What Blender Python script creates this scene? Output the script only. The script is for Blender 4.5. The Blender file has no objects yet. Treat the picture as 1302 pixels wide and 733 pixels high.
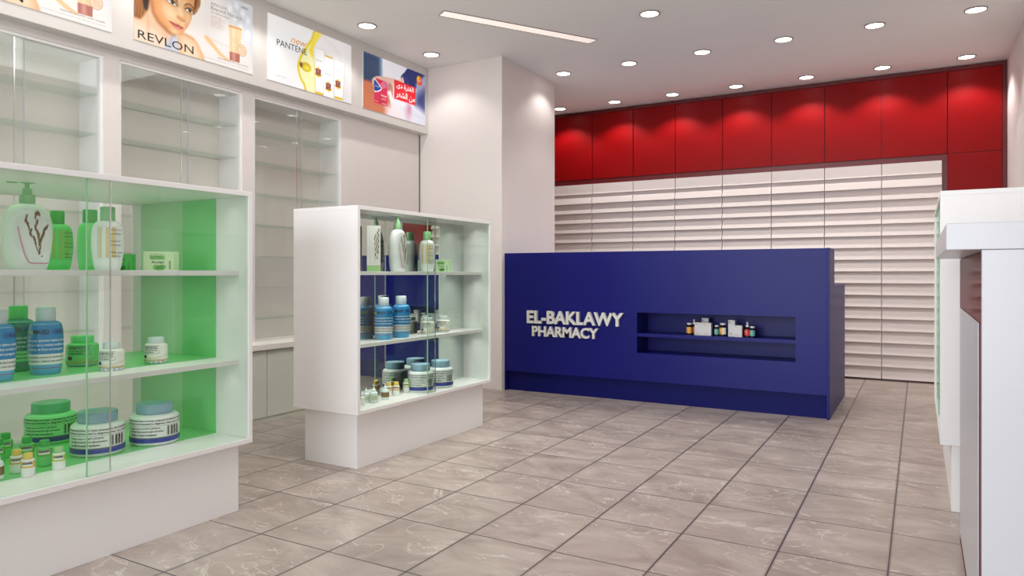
import bpy, bmesh, math, random
import numpy as np
from mathutils import Vector

random.seed(7)
S = bpy.context.scene
COL = S.collection
PI = math.pi
R = math.radians

# ------------------------------------------------------------------ camera
cam_d = bpy.data.cameras.new('camera')
cam = bpy.data.objects.new('camera', cam_d)
COL.objects.link(cam)
cam.location = (0, 0, 1.2)
cam.rotation_euler = (R(90), 0, R(29.78))
cam_d.sensor_width = 36
cam_d.lens = 36 * 904.3 / 1302
cam_d.shift_y = -18.2 / 1302
cam_d.clip_start = 0.05
S.camera = cam

# ------------------------------------------------------------------ view, world, big light
S.view_settings.view_transform = 'Standard'
S.view_settings.look = 'None'
S.view_settings.gamma = 1
S.view_settings.use_curve_mapping = False
S.view_settings.exposure = 0.12
S.cycles.transparent_max_bounces = 48
S.cycles.max_bounces = 10
S.cycles.diffuse_bounces = 5
S.cycles.glossy_bounces = 5
S.cycles.sample_clamp_indirect = 6
S.cycles.caustics_reflective = False
S.cycles.caustics_refractive = False
S.cycles.blur_glossy = 1.0

w = bpy.data.worlds.new('world')
S.world = w
w.use_nodes = True
w.node_tree.nodes['Background'].inputs[0].default_value = (0.80, 0.88, 1.0, 1)
w.node_tree.nodes['Background'].inputs[1].default_value = 0.8

def light(name, kind, loc, rot, energy, color=(1, 1, 1), **kw):
    d = bpy.data.lights.new(name, kind)
    d.energy = energy
    d.color = color
    for k, v in kw.items():
        setattr(d, k, v)
    o = bpy.data.objects.new(name, d)
    o.location = loc
    o.rotation_euler = rot
    COL.objects.link(o)
    return o

CEIL = 3.438
# daylight through the shop front behind the camera
light('storefront_daylight', 'AREA', (-2.6, -6.5, 2.2), (R(-90), 0, R(180)), 680, (0.94, 0.965, 1.0),
      shape='RECTANGLE', size=8.0, size_y=4.4)
# soft fill lights added under the front half of the ceiling, out of view
light('ceiling_fill_light', 'AREA', (-2.7, 2.2, 3.42), (0, 0, 0), 16, (1.0, 0.97, 0.93),
      shape='RECTANGLE', size=2.2, size_y=1.8)
light('ceiling_fill_light', 'AREA', (-2.0, 3.9, 3.42), (0, 0, 0), 46, (1.0, 0.98, 0.95),
      shape='RECTANGLE', size=1.8, size_y=2.0)
LAMP_W = 29
# down-lights seen in the ceiling, and those of the same rows just out of view
LAMPS = [(-4.315, 4.911), (-4.315, 5.883), (-4.315, 3.94), (-4.315, 2.97), (-4.315, 2.0),
         (-4.218, 8.68), (-3.442, 7.17), (-3.432, 8.68), (-2.673, 7.17), (-2.667, 8.68), (-1.896, 7.17),
         (-1.891, 8.68), (-1.121, 7.17), (-1.111, 8.68), (-0.346, 7.17), (-0.344, 8.68), (0.418, 7.17),
         (0.425, 8.68), (-2.008, 5.889)]

# ------------------------------------------------------------------ materials
def lin(c):
    return tuple(((x / 255) / 12.92 if x / 255 <= 0.04045 else ((x / 255 + 0.055) / 1.055) ** 2.4) for x in c)

def nt(name):
    m = bpy.data.materials.new(name)
    m.use_nodes = True
    t = m.node_tree
    return m, t, t.nodes['Principled BSDF'], t.nodes['Material Output']

def mat(name, rgb, rough=0.5, spec=0.5, metal=0.0, vary=0.03, scale=8.0, bump=0.0, coat=0.0):
    """plain paint / plastic / laminate with a faint procedural variation"""
    m, t, p, out = nt(name)
    c = lin(rgb)
    p.inputs['Roughness'].default_value = rough
    p.inputs['Specular IOR Level'].default_value = spec
    p.inputs['Metallic'].default_value = metal
    p.inputs['Coat Weight'].default_value = coat
    p.inputs['Coat Roughness'].default_value = 0.08
    tc = t.nodes.new('ShaderNodeTexCoord')
    no = t.nodes.new('ShaderNodeTexNoise')
    no.inputs['Scale'].default_value = scale
    no.inputs['Detail'].default_value = 3
    t.links.new(tc.outputs['Object'], no.inputs['Vector'])
    r = t.nodes.new('ShaderNodeMix')
    r.data_type = 'RGBA'
    r.inputs[6].default_value = tuple(x * (1 - vary) for x in c) + (1,)
    r.inputs[7].default_value = tuple(min(1, x * (1 + vary)) for x in c) + (1,)
    t.links.new(no.outputs['Fac'], r.inputs[0])
    t.links.new(r.outputs[2], p.inputs['Base Color'])
    if bump:
        b = t.nodes.new('ShaderNodeBump')
        b.inputs['Strength'].default_value = bump
        b.inputs['Distance'].default_value = 0.01
        n2 = t.nodes.new('ShaderNodeTexNoise')
        n2.inputs['Scale'].default_value = 160
        t.links.new(tc.outputs['Object'], n2.inputs['Vector'])
        t.links.new(n2.outputs['Fac'], b.inputs['Height'])
        t.links.new(b.outputs[0], p.inputs['Normal'])
    return m

def emit(name, rgb, strength):
    m, t, p, out = nt(name)
    p.inputs['Base Color'].default_value = lin(rgb) + (1,)
    p.inputs['Emission Color'].default_value = lin(rgb) + (1,)
    p.inputs['Emission Strength'].default_value = strength
    return m

def glass(name, tint, graze, gloss=1.0):
    """thin cabinet glass: lets light straight through, greener the flatter it is crossed, mirrors by Fresnel"""
    m, t, p, out = nt(name)
    t.nodes.remove(p)
    tr = t.nodes.new('ShaderNodeBsdfTransparent')
    gl = t.nodes.new('ShaderNodeBsdfGlossy')
    gl.inputs['Roughness'].default_value = 0.02
    gl.inputs['Color'].default_value = (0.93, 1.0, 0.95, 1)
    lw = t.nodes.new('ShaderNodeLayerWeight')
    lw.inputs['Blend'].default_value = 0.5
    def chain(power, mul, add):
        a_ = t.nodes.new('ShaderNodeMath'); a_.operation = 'POWER'; a_.inputs[1].default_value = power
        m_ = t.nodes.new('ShaderNodeMath'); m_.operation = 'MULTIPLY_ADD'; m_.inputs[1].default_value = mul; m_.inputs[2].default_value = add
        t.links.new(lw.outputs['Facing'], a_.inputs[0])
        t.links.new(a_.outputs[0], m_.inputs[0])
        return m_.outputs[0]
    refl = chain(5.0, 0.9 * gloss, 0.035 * gloss)
    gr = chain(3.0, 1.0, 0.0)
    mc = t.nodes.new('ShaderNodeMix')
    mc.data_type = 'RGBA'
    mc.inputs[6].default_value = tint + (1,)
    mc.inputs[7].default_value = graze + (1,)
    mx = t.nodes.new('ShaderNodeMixShader')
    t.links.new(gr, mc.inputs[0])
    t.links.new(mc.outputs[2], tr.inputs['Color'])
    t.links.new(refl, mx.inputs[0])
    t.links.new(tr.outputs[0], mx.inputs[1])
    t.links.new(gl.outputs[0], mx.inputs[2])
    t.links.new(mx.outputs[0], out.inputs['Surface'])
    return m

def math_n(t, op, a, b=None):
    n = t.nodes.new('ShaderNodeMath')
    n.operation = op
    for i, v in enumerate((a, b)):
        if v is None:
            continue
        if isinstance(v, (int, float)):
            n.inputs[i].default_value = v
        else:
            t.links.new(v, n.inputs[i])
    return n.outputs[0]

def floor_material():
    m, t, p, out = nt('marble_floor_tile')
    tc = t.nodes.new('ShaderNodeTexCoord')
    sp = t.nodes.new('ShaderNodeSeparateXYZ')
    t.links.new(tc.outputs['Object'], sp.inputs[0])
    TX, TY = 0.4208, 0.4837
    cx = math_n(t, 'DIVIDE', math_n(t, 'ADD', sp.outputs[0], 0.108), TX)
    cy = math_n(t, 'DIVIDE', math_n(t, 'SUBTRACT', sp.outputs[1], 3.721), TY)
    def edge(c, size):
        f = math_n(t, 'FRACT', c)
        return math_n(t, 'MULTIPLY', math_n(t, 'MINIMUM', f, math_n(t, 'SUBTRACT', 1.0, f)), size)
    ex, ey = edge(cx, TX), edge(cy, TY)
    e = math_n(t, 'MINIMUM', ex, ey)
    grout = math_n(t, 'LESS_THAN', e, 0.0035)
    lip = math_n(t, 'LESS_THAN', ex, 0.010)
    cb = t.nodes.new('ShaderNodeCombineXYZ')
    t.links.new(math_n(t, 'FLOOR', cx), cb.inputs[0])
    t.links.new(math_n(t, 'FLOOR', cy), cb.inputs[1])
    wn = t.nodes.new('ShaderNodeTexWhiteNoise')
    wn.noise_dimensions = '3D'
    t.links.new(cb.outputs[0], wn.inputs['Vector'])
    sc = t.nodes.new('ShaderNodeVectorMath')
    sc.operation = 'SCALE'
    sc.inputs['Scale'].default_value = 30
    t.links.new(wn.outputs['Color'], sc.inputs[0])
    ad = t.nodes.new('ShaderNodeVectorMath')
    ad.operation = 'ADD'
    t.links.new(tc.outputs['Object'], ad.inputs[0])
    t.links.new(sc.outputs[0], ad.inputs[1])
    mp = t.nodes.new('ShaderNodeMapping')
    mp.inputs['Scale'].default_value = (1.0, 1.7, 1.0)
    mp.inputs['Rotation'].default_value = (0, 0, 0.5)
    t.links.new(ad.outputs[0], mp.inputs['Vector'])
    n1 = t.nodes.new('ShaderNodeTexNoise')
    n1.inputs['Scale'].default_value = 2.6
    n1.inputs['Detail'].default_value = 9
    n1.inputs['Roughness'].default_value = 0.62
    n1.inputs['Distortion'].default_value = 0.8
    t.links.new(mp.outputs[0], n1.inputs['Vector'])
    r1 = t.nodes.new('ShaderNodeValToRGB')
    r1.color_ramp.elements[0].position = 0.32
    r1.color_ramp.elements[0].color = lin((150, 136, 127)) + (1,)
    r1.color_ramp.elements[1].position = 0.70
    r1.color_ramp.elements[1].color = lin((192, 179, 169)) + (1,)
    t.links.new(n1.outputs['Fac'], r1.inputs[0])
    n2 = t.nodes.new('ShaderNodeTexNoise')
    n2.inputs['Scale'].default_value = 1.9
    n2.inputs['Detail'].default_value = 5
    n2.inputs['Distortion'].default_value = 2.2
    t.links.new(mp.outputs[0], n2.inputs['Vector'])
    vd = math_n(t, 'ABSOLUTE', math_n(t, 'SUBTRACT', n2.outputs['Fac'], 0.5))
    r2 = t.nodes.new('ShaderNodeValToRGB')
    r2.color_ramp.elements[0].position = 0.0
    r2.color_ramp.elements[0].color = (0.55, 0.55, 0.55, 1)
    r2.color_ramp.elements[1].position = 0.014
    r2.color_ramp.elements[1].color = (0, 0, 0, 1)
    t.links.new(vd, r2.inputs[0])
    n3 = t.nodes.new('ShaderNodeTexNoise')
    n3.inputs['Scale'].default_value = 3.0
    t.links.new(mp.outputs[0], n3.inputs['Vector'])
    vm = math_n(t, 'MULTIPLY', r2.outputs[0], math_n(t, 'GREATER_THAN', n3.outputs['Fac'], 0.48))
    def mixc(fac, a, b):
        x = t.nodes.new('ShaderNodeMix')
        x.data_type = 'RGBA'
        for s_, v in ((0, fac), (6, a), (7, b)):
            if isinstance(v, tuple):
                x.inputs[s_].default_value = v
            else:
                t.links.new(v, x.inputs[s_])
        return x.outputs[2]
    c = mixc(vm, r1.outputs[0], lin((222, 213, 204)) + (1,))
    c = mixc(math_n(t, 'MULTIPLY', lip, 0.35), c, lin((135, 118, 108)) + (1,))
    c = mixc(grout, c, lin((74, 70, 72)) + (1,))
    t.links.new(c, p.inputs['Base Color'])
    p.inputs['Roughness'].default_value = 0.30
    p.inputs['Specular IOR Level'].default_value = 0.45
    b = t.nodes.new('ShaderNodeBump')
    b.inputs['Strength'].default_value = 0.5
    b.inputs['Distance'].default_value = 0.003
    b.invert = True
    t.links.new(grout, b.inputs['Height'])
    t.links.new(b.outputs[0], p.inputs['Normal'])
    return m

M = {}
M['floor'] = floor_material()
M['wall'] = mat('warm_white_wall_paint', (226, 219, 215), 0.6, vary=0.015, bump=0.15)
M['ceiling'] = mat('ceiling_paint', (238, 239, 236), 0.8, vary=0.02, scale=2)
M['bay'] = mat('grey_lining', (222, 216, 207), 0.6, vary=0.04, scale=2.5)
M['fascia'] = mat('sign_fascia_laminate', (214, 209, 205), 0.35, vary=0.015)
M['white'] = mat('white_laminate', (240, 238, 237), 0.35, vary=0.01)
M['white_gloss'] = mat('white_gloss_laminate', (198, 198, 203), 0.28, vary=0.008)
M['ledge'] = mat('cream_ledge', (246, 243, 235), 0.4)
M['mint'] = mat('mint_white_panel', (224, 230, 216), 0.4)
M['slat'] = mat('pale_slat', (212, 202, 198), 0.5, vary=0.015)
M['red'] = mat('red_lacquer', (130, 3, 6), 0.38, 0.14, vary=0.04)
M['darkred'] = mat('dark_red_trim', (92, 8, 14), 0.35)
def half_gloss(name, rgb, share, rough):
    m, t, p, out = nt(name)
    p.inputs['Base Color'].default_value = lin(rgb) + (1,)
    p.inputs['Specular IOR Level'].default_value = 0.0
    p.inputs['Roughness'].default_value = 1.0
    g = t.nodes.new('ShaderNodeBsdfGlossy')
    g.inputs['Roughness'].default_value = rough
    mx = t.nodes.new('ShaderNodeMixShader')
    mx.inputs[0].default_value = share
    t.links.new(p.outputs[0], mx.inputs[1])
    t.links.new(g.outputs[0], mx.inputs[2])
    t.links.new(mx.outputs[0], out.inputs['Surface'])
    return m
M['maroon'] = half_gloss('maroon_gloss_panel', (104, 28, 28), 0.22, 0.10)
M['navy'] = mat('navy_gloss_laminate', (16, 18, 104), 0.36, 0.2, vary=0.03)
M['navy_dark'] = mat('navy_kick', (11, 14, 88), 0.5, 0.15)
M['grey_edge'] = mat('grey_edge_band', (170, 172, 182), 0.4)
M['letter'] = mat('brushed_letter_face', (216, 216, 208), 0.4, 0.5, 0.15)
M['glass'] = glass('clear_green_tinted_glass', (0.985, 0.994, 0.987), (0.55, 0.80, 0.60), 0.8)
M['bay_glass'] = glass('clear_bay_glass', (0.985, 0.992, 0.99), (0.85, 0.9, 0.87), 0.6)
M['glass_edge'] = mat('green_glass_edge', (140, 188, 146), 0.15)
M['mirror'] = mat('mirror_panel', (214, 222, 216), 0.01, metal=1.0, vary=0.0)
M['mirror_edge'] = mat('polished_glass_edge', (235, 238, 236), 0.12, metal=0.85)
M['green_light_paint'] = mat('painted_green_light', (122, 208, 132), 0.32, vary=0.03)  # green light inside the left cabinet, painted as a colour
M['pale_green_light_paint'] = mat('painted_pale_green_light', (176, 214, 174), 0.4)  # paler part of the same painted green light
M['lamp_lens'] = emit('lamp_lens', (255, 250, 240), 7.0)
M['slot_lens'] = emit('slot_lens', (252, 240, 230), 0.55)
M['lamp_ring'] = mat('lamp_ring', (150, 140, 134), 0.35)
M['black'] = mat('black_print', (14, 14, 16), 0.5)
M['grey_print'] = mat('grey_print', (110, 110, 108), 0.5)

# ------------------------------------------------------------------ mesh helpers
class MB:
    """collects vertices and faces (with material slots) and builds ONE mesh object"""
    def __init__(self):
        self.v, self.f, self.mi, self.ms, self.sm = [], [], [], [], []
    def slot(self, m):
        if m not in self.ms:
            self.ms.append(m)
        return self.ms.index(m)
    def add(self, vs, fs, m, smooth=False):
        b = len(self.v)
        k = self.slot(m)
        self.v += [tuple(x) for x in vs]
        for f in fs:
            self.f.append(tuple(i + b for i in f))
            self.mi.append(k)
            self.sm.append(smooth)
        return self
    def box(self, x0, x1, y0, y1, z0, z1, m, ch=0.0):
        if ch <= 0:
            vs = [(x, y, z) for z in (z0, z1) for y in (y0, y1) for x in (x0, x1)]
            fs = [(0, 2, 3, 1), (4, 5, 7, 6), (0, 1, 5, 4), (2, 6, 7, 3), (0, 4, 6, 2), (1, 3, 7, 5)]
            return self.add(vs, fs, m)
        bm = bmesh.new()
        bmesh.ops.create_cube(bm, size=1)
        for v in bm.verts:
            v.co = Vector(((x0 + x1) / 2 + v.co.x * (x1 - x0), (y0 + y1) / 2 + v.co.y * (y1 - y0), (z0 + z1) / 2 + v.co.z * (z1 - z0)))
        bmesh.ops.bevel(bm, geom=bm.edges[:], offset=ch, segments=2, affect='EDGES', profile=0.5)
        bm.verts.index_update()
        self.add([v.co for v in bm.verts], [[v.index for v in f.verts] for f in bm.faces], m)
        bm.free()
        return self
    def lathe(self, prof, m, n=32, cx=0, cy=0, smooth=True, cap=True):
        """prof: (radius, z) from bottom to top"""
        vs, fs = [], []
        for r, z in prof:
            for i in range(n):
                a = 2 * PI * i / n
                vs.append((cx + r * math.cos(a), cy + r * math.sin(a), z))
        for j in range(len(prof) - 1):
            for i in range(n):
                i2 = (i + 1) % n
                fs.append((j * n + i, j * n + i2, (j + 1) * n + i2, (j + 1) * n + i))
        if cap:
            fs.append(tuple(reversed(range(n))))
            fs.append(tuple(range((len(prof) - 1) * n, len(prof) * n)))
        return self.add(vs, fs, m, smooth)
    def prism(self, poly, x0, x1, m):
        """closed (y, z) outline extruded along x"""
        n = len(poly)
        vs = [(x0, y, z) for y, z in poly] + [(x1, y, z) for y, z in poly]
        fs = [(i, (i + 1) % n, n + (i + 1) % n, n + i) for i in range(n)]
        fs += [tuple(reversed(range(n))), tuple(range(n, 2 * n))]
        return self.add(vs, fs, m)
    def build(self, name, parent=None, loc=(0, 0, 0), rz=0):
        me = bpy.data.meshes.new(name)
        me.from_pydata(self.v, [], self.f)
        for m in self.ms:
            me.materials.append(m)
        me.polygons.foreach_set('material_index', self.mi)
        me.polygons.foreach_set('use_smooth', self.sm)
        me.update()
        bm = bmesh.new()
        bm.from_mesh(me)
        bmesh.ops.recalc_face_normals(bm, faces=bm.faces[:])
        for e in bm.edges:
            if len(e.link_faces) == 2 and e.link_faces[0].normal.length > 0 and e.link_faces[1].normal.length > 0:
                if e.calc_face_angle(0) > 0.7:
                    e.smooth = False
        bm.to_mesh(me)
        bm.free()
        o = bpy.data.objects.new(name, me)
        o.location = loc
        o.rotation_euler = (0, 0, rz)
        COL.objects.link(o)
        if parent is not None:
            o.parent = parent
        return o

def tag(o, label=None, cat=None, group=None, kind=None):
    if label: o['label'] = label
    if cat: o['category'] = cat
    if group: o['group'] = group
    if kind: o['kind'] = kind
    return o

def thing(name, loc, rz, label, cat, group=None):
    o = bpy.data.objects.new(name, None)
    o.empty_display_size = 0.05
    o.location = loc
    o.rotation_euler = (0, 0, rz)
    COL.objects.link(o)
    return tag(o, label, cat, group)

def struct(o):
    o['kind'] = 'structure'
    return o

def dup(root, loc, rz, label, group=None, scale=1.0):
    r = root.copy()
    COL.objects.link(r)
    r.location = loc
    r.rotation_euler = (0, 0, rz)
    r.scale = (scale, scale, scale) if isinstance(scale, (int, float)) else scale
    r['label'] = label
    if group: r['group'] = group
    for ch in list(root.children):
        c = ch.copy()
        COL.objects.link(c)
        c.parent = r
        for g in list(ch.children):
            d = g.copy()
            COL.objects.link(d)
            d.parent = c
    return r

_tc = {}
def text2d(s, res=2, bold=0.0, shear=0.0):
    """glyph triangles of a line of text in the plane, box normalised to (0..w, 0..1)"""
    key = (s, res, bold, shear)
    if key in _tc:
        return _tc[key]
    c = bpy.data.curves.new('lettering', 'FONT')
    c.body = s
    c.resolution_u = res
    c.offset = bold
    c.shear = shear
    o = bpy.data.objects.new('lettering', c)
    COL.objects.link(o)
    bpy.context.view_layer.update()
    me = o.to_mesh()
    vs = [(v.co.x, v.co.y) for v in me.vertices]
    fs = [tuple(p.vertices) for p in me.polygons]
    o.to_mesh_clear()
    bpy.data.objects.remove(o)
    bpy.data.curves.remove(c)
    x0 = min(v[0] for v in vs); x1 = max(v[0] for v in vs)
    y0 = min(v[1] for v in vs); y1 = max(v[1] for v in vs)
    h = y1 - y0
    vs = [((x - x0) / h, (y - y0) / h) for x, y in vs]
    _tc[key] = (vs, fs, (x1 - x0) / h)
    return _tc[key]

def text_on(mb, s, fn, x0, y0, w, h, m, **kw):
    """text in the box (x0,y0,w,h) of a 2D surface, fn(x, y) -> 3D point"""
    vs, fs, tw = text2d(s, **kw)
    mb.add([fn(x0 + x / tw * w, y0 + y * h) for x, y in vs], fs, m)

def poly_on(mb, pts, fn, m):
    mb.add([fn(x, y) for x, y in pts], [tuple(range(len(pts)))], m)

def rect_on(mb, x0, y0, w, h, fn, m, nx=1, ny=1):
    vs, fs = [], []
    for j in range(ny + 1):
        for i in range(nx + 1):
            vs.append(fn(x0 + w * i / nx, y0 + h * j / ny))
    for j in range(ny):
        for i in range(nx):
            a = j * (nx + 1) + i
            fs.append((a, a + 1, a + nx + 2, a + nx + 1))
    mb.add(vs, fs, m)

# ================================================================== SHELL
MB().box(-5.1, 0.9, -1.6, 9.4, -0.1, 0, M['floor']).build('floor')['kind'] = 'structure'
MB().box(-5.1, 0.9, -1.6, 9.4, CEIL, CEIL + 0.1, M['ceiling']).build('ceiling')['kind'] = 'structure'
BAYS = [(1.768, 2.792), (2.901, 3.925), (4.039, 5.061)]
b = MB()
b.box(-5.20, -5.05, -1.6, 9.4, 0, CEIL, M['wall'])
# piers between the glazed bays, the plain length by the column, and the header over them
for y0, y1 in ((-1.6, 1.768), (2.792, 2.901), (3.925, 4.039), (5.061, 6.282)):
    b.box(-5.05, -4.765, y0, y1, 0.633, 2.67, M['wall'])
b.box(-5.05, -4.765, -1.6, 6.282, 2.67, CEIL, M['wall'])
struct(b.build('wall_left'))
struct(MB().box(0.80, 0.95, -1.6, 9.4, 0, CEIL, M['wall']).build('wall_right'))
struct(MB().box(-5.1, 0.9, 9.36, 9.5, 0, CEIL, M['wall']).build('wall_back'))
b = MB()
b.box(-5.1, -4.5, -1.75, -1.6, 0, CEIL, M['wall']).box(0.6, 0.9, -1.75, -1.6, 0, CEIL, M['wall'])
b.box(-4.5, 0.6, -1.75, -1.6, 3.05, CEIL, M['wall'])
struct(b.build('wall_front'))
# square column beside the counter
struct(MB().box(-5.05, -3.716, 6.284, 7.505, 0, CEIL, M['wall'], 0.004).build('wall_column'))
# shadow joint where the wall meets the column
struct(MB().box(-4.765, -4.758, 6.270, 6.283, 0.64, 2.718, M['grey_print']).build('trim_1'))
# boxed-out fascia that carries the posters
struct(MB().box(-4.763, -4.652, -1.6, 6.282, 2.721, CEIL - 0.001, M['fascia'], 0.003).build('wall_fascia'))
# flat cladding panel on the right wall
struct(MB().box(0.705, 0.799, 5.75, 7.19, 0, 2.46, M['wall'], 0.004).build('wall_panel_right'))

# ------------------------------------------------------------------ ledge and low cabinet on the left wall
t = thing('base_cabinet', (-4.83, 2.3, 0), 0, 'long low pale cabinet under the cream ledge along the left wall', 'cabinet')
b = MB()
b.box(-0.215, 0.23, -3.88, 3.97, 0, 0.583, M['mint'])
b.build('body', t)
for i in range(7):
    y0 = -3.88 + i * 1.12
    MB().box(0.231, 0.243, y0 + 0.003, min(y0 + 1.117, 3.97), 0.04, 0.575, M['mint'], 0.002).build('door', t)
tag(MB().box(-5.04, -4.555, -1.58, 6.272, 0.585, 0.633, M['ledge'], 0.004).build('wall_ledge'),
    'long cream ledge running along the left wall below the glazed bays', 'ledge')

# ------------------------------------------------------------------ glazed bays
names = ['glazed wall bay with grey lining at the left edge of the photo',
         'glazed wall bay between the two white piers, under the cosmetics portrait poster',
         'glazed wall bay nearest the column, under the shampoo poster']
for k, (y0, y1) in enumerate(BAYS):
    t = thing('wall_display_bay', (-4.9, (y0 + y1) / 2, 0.634), 0, names[k], 'display bay', 'glazed bays along the left wall')
    hy = (y1 - y0) / 2
    X0, X1 = -0.145, 0.125
    H = 2.036
    MB().box(X0, X0 + 0.02, -hy, hy, 0, H, M['bay']).build('back_panel', t)
    for s in (-1, 1):
        MB().box(X0 + 0.02, X1, s * hy - (0.018 if s > 0 else 0), s * hy + (0.018 if s < 0 else 0), 0, H, M['white']).build('side_panel', t)
    MB().box(X0 + 0.02, X1, -hy + 0.018, hy - 0.018, H - 0.018, H, M['white']).build('top_panel', t)
    for i in range(7):
        z = 2.411 - 0.2655 * i - 0.634
        if z < 0.1: continue
        MB().box(X0 + 0.02, X1 - 0.035, -hy + 0.0185, hy - 0.0185, z - 0.006, z, M['bay_glass']).build('shelf', t)
    for s in (-1, 1):
        xg = X1 - 0.012 if s < 0 else X1 - 0.024
        a0, a1 = (-hy + 0.019, 0.030) if s < 0 else (-0.024, hy - 0.019)
        g = MB().box(xg, xg + 0.006, a0, a1, 0.004, H - 0.02, M['bay_glass']).build('glass_door', t)
        ye = a1 if s < 0 else a0
        if s < 0:
            MB().box(xg - 0.0005, xg + 0.0065, a0 + 0, a0 + 0.002, 0.004, H - 0.02, M['grey_edge']).build('door_edge', g)
            MB().box(xg - 0.0005, xg + 0.0065, ye - 0.003, ye, 0.004, H - 0.02, M['grey_edge']).build('door_edge', g)
        else:
            MB().box(xg - 0.0005, xg + 0.0065, ye, ye + 0.006, 0.004, H - 0.02, M['mirror_edge']).build('door_edge', g)

# ================================================================== CEILING LIGHTS
def ceiling_lamp(i, x, y):
    rows = {8.68: 'close to the red cabinets', 7.17: 'in the row over the counter'}
    order = ['leftmost', 'second from left', 'third from left', 'fourth from left', 'fifth from left', 'sixth from left', 'rightmost']
    if x < -4.3 and y < 6:
        where = {4.911: 'over the box advert end of the fascia, second from the column',
                 5.883: 'in the corner between fascia and column'}.get(y, 'over the fascia, beyond the frame, %d steps from the column' % round((5.883 - y) / 0.97))
        lab = 'round recessed ceiling light ' + where
        g = 'ceiling lights along the fascia'
    elif abs(y - 5.889) < 0.01:
        lab, g = 'single round ceiling light right of the slot light, nearest the top edge', 'round ceiling lights'
    else:
        same = sorted(l[0] for l in LAMPS if l[1] == y)
        k = same.index(x)
        nm = order[k] if k < len(same) - 1 else 'rightmost'
        lab = 'round ceiling light %s, %s' % (rows[y], nm)
        g = 'ceiling lights ' + rows[y]
    t = thing('ceiling_light', (x, y, CEIL), 0, lab, 'ceiling light', g)
    n = 40
    ring = MB().lathe([(0.074, -0.001), (0.074, -0.009), (0.079, -0.012), (0.086, -0.010), (0.088, -0.001)], M['lamp_ring'], n, cap=False)
    ring.build('trim_ring', t)
    MB().lathe([(0.073, -0.0045), (0.060, -0.006), (0.03, -0.0068), (0.001, -0.007)], M['lamp_lens'], n).build('lens', t)
    sp = light('lamp_light', 'SPOT', (x, y, CEIL - 0.03), (0, 0, 0), LAMP_W * (0.42 if x < -4.3 else 0.35 if (x, y) == (-3.442, 7.17) else 1), (1.0, 0.97, 0.935),
               spot_size=R(122), spot_blend=0.5, shadow_soft_size=0.03)
for i, (x, y) in enumerate(LAMPS):
    ceiling_lamp(i, x, y)

# slanting slot light
a = Vector((-3.552, 4.994)); c2 = Vector((-2.722, 6.326))
d = (c2 - a); L = d.length; ang = math.atan2(d.y, d.x)
t = thing('slot_light', ((a.x + c2.x) / 2, (a.y + c2.y) / 2, CEIL), ang, 'long narrow slot light set diagonally in the ceiling', 'ceiling light')
MB().box(-L / 2, L / 2, -0.062, 0.062, -0.003, -0.001, M['slot_lens']).build('diffuser', t)
b = MB()
for s in (-1, 1):
    b.box(-L / 2 - 0.005, L / 2 + 0.005, s * 0.0655 - 0.003, s * 0.0655 + 0.003, -0.006, -0.001, M['lamp_ring'])
    b.box(s * (L / 2 + 0.003) - 0.003, s * (L / 2 + 0.003) + 0.003, -0.062, 0.062, -0.006, -0.001, M['lamp_ring'])
b.build('frame', t)

# ================================================================== RED WALL CABINETS AND SLATTED UNITS
YR = 9.0
bx = [-5.055, -4.47, -3.884, -3.296, -2.727, -2.128, -1.544, -0.954, -0.364, 0.266]
pos = ['hidden behind the column', 'beside the column', 'second from the column', 'third from the column', 'fourth from the column',
       'fifth from the column', 'fourth from the right wall', 'third from the right wall', 'second from the right wall']
for i in range(len(bx) - 1):
    x0, x1 = bx[i], bx[i + 1]
    if i == 0:
        continue
    t = thing('wall_cabinet', ((x0 + x1) / 2, YR, 2.43), 0, 'red lacquered wall cabinet over the slats, %s' % pos[i], 'cabinet', 'red cabinets along the back wall')
    hw = (x1 - x0) / 2
    MB().box(-hw, hw, 0.022, 0.34, 0.0, 1.000, M['darkred']).build('body', t)
    MB().box(-hw + 0.004, hw - 0.004, 0.0, 0.020, 0.067, 0.955, M['red'], 0.002).build('door', t)
    MB().box(-hw, hw, 0.004, 0.0215, 0.959, 1.000, M['darkred']).build('top_rail', t)
    MB().box(-hw, hw, 0.006, 0.0215, 0.0, 0.062, M['darkred']).build('bottom_rail', t)
t = thing('tall_cabinet', (0.531, YR, 0), 0, 'tall red cabinet in the right corner beside the slats', 'cabinet')
MB().box(-0.262, 0.262, 0.022, 0.34, 0, 3.43, M['darkred']).build('body', t)
for z0, z1 in ((0.10, 1.30), (1.306, 2.492), (2.498, 3.385)):
    MB().box(-0.261, 0.226, 0, 0.020, z0, z1, M['red'], 0.002).build('door', t)
b = MB().box(0.230, 0.262, 0.0, 0.0215, 0.0, 3.43, M['darkred']).box(-0.262, 0.230, 0.004, 0.0215, 3.389, 3.43, M['darkred'])
b.box(-0.262, 0.230, 0.004, 0.0215, 0.0, 0.096, M['darkred'])
b.build('frame', t)
struct(MB().box(0.219, 0.2685, 9.012, 9.34, 0.031, 2.429, M['darkred']).build('trim_2'))
struct(MB().box(-5.05, 0.266, 9.02, 9.34, 0, 0.03, M['darkred']).build('baseboard_back'))

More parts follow.
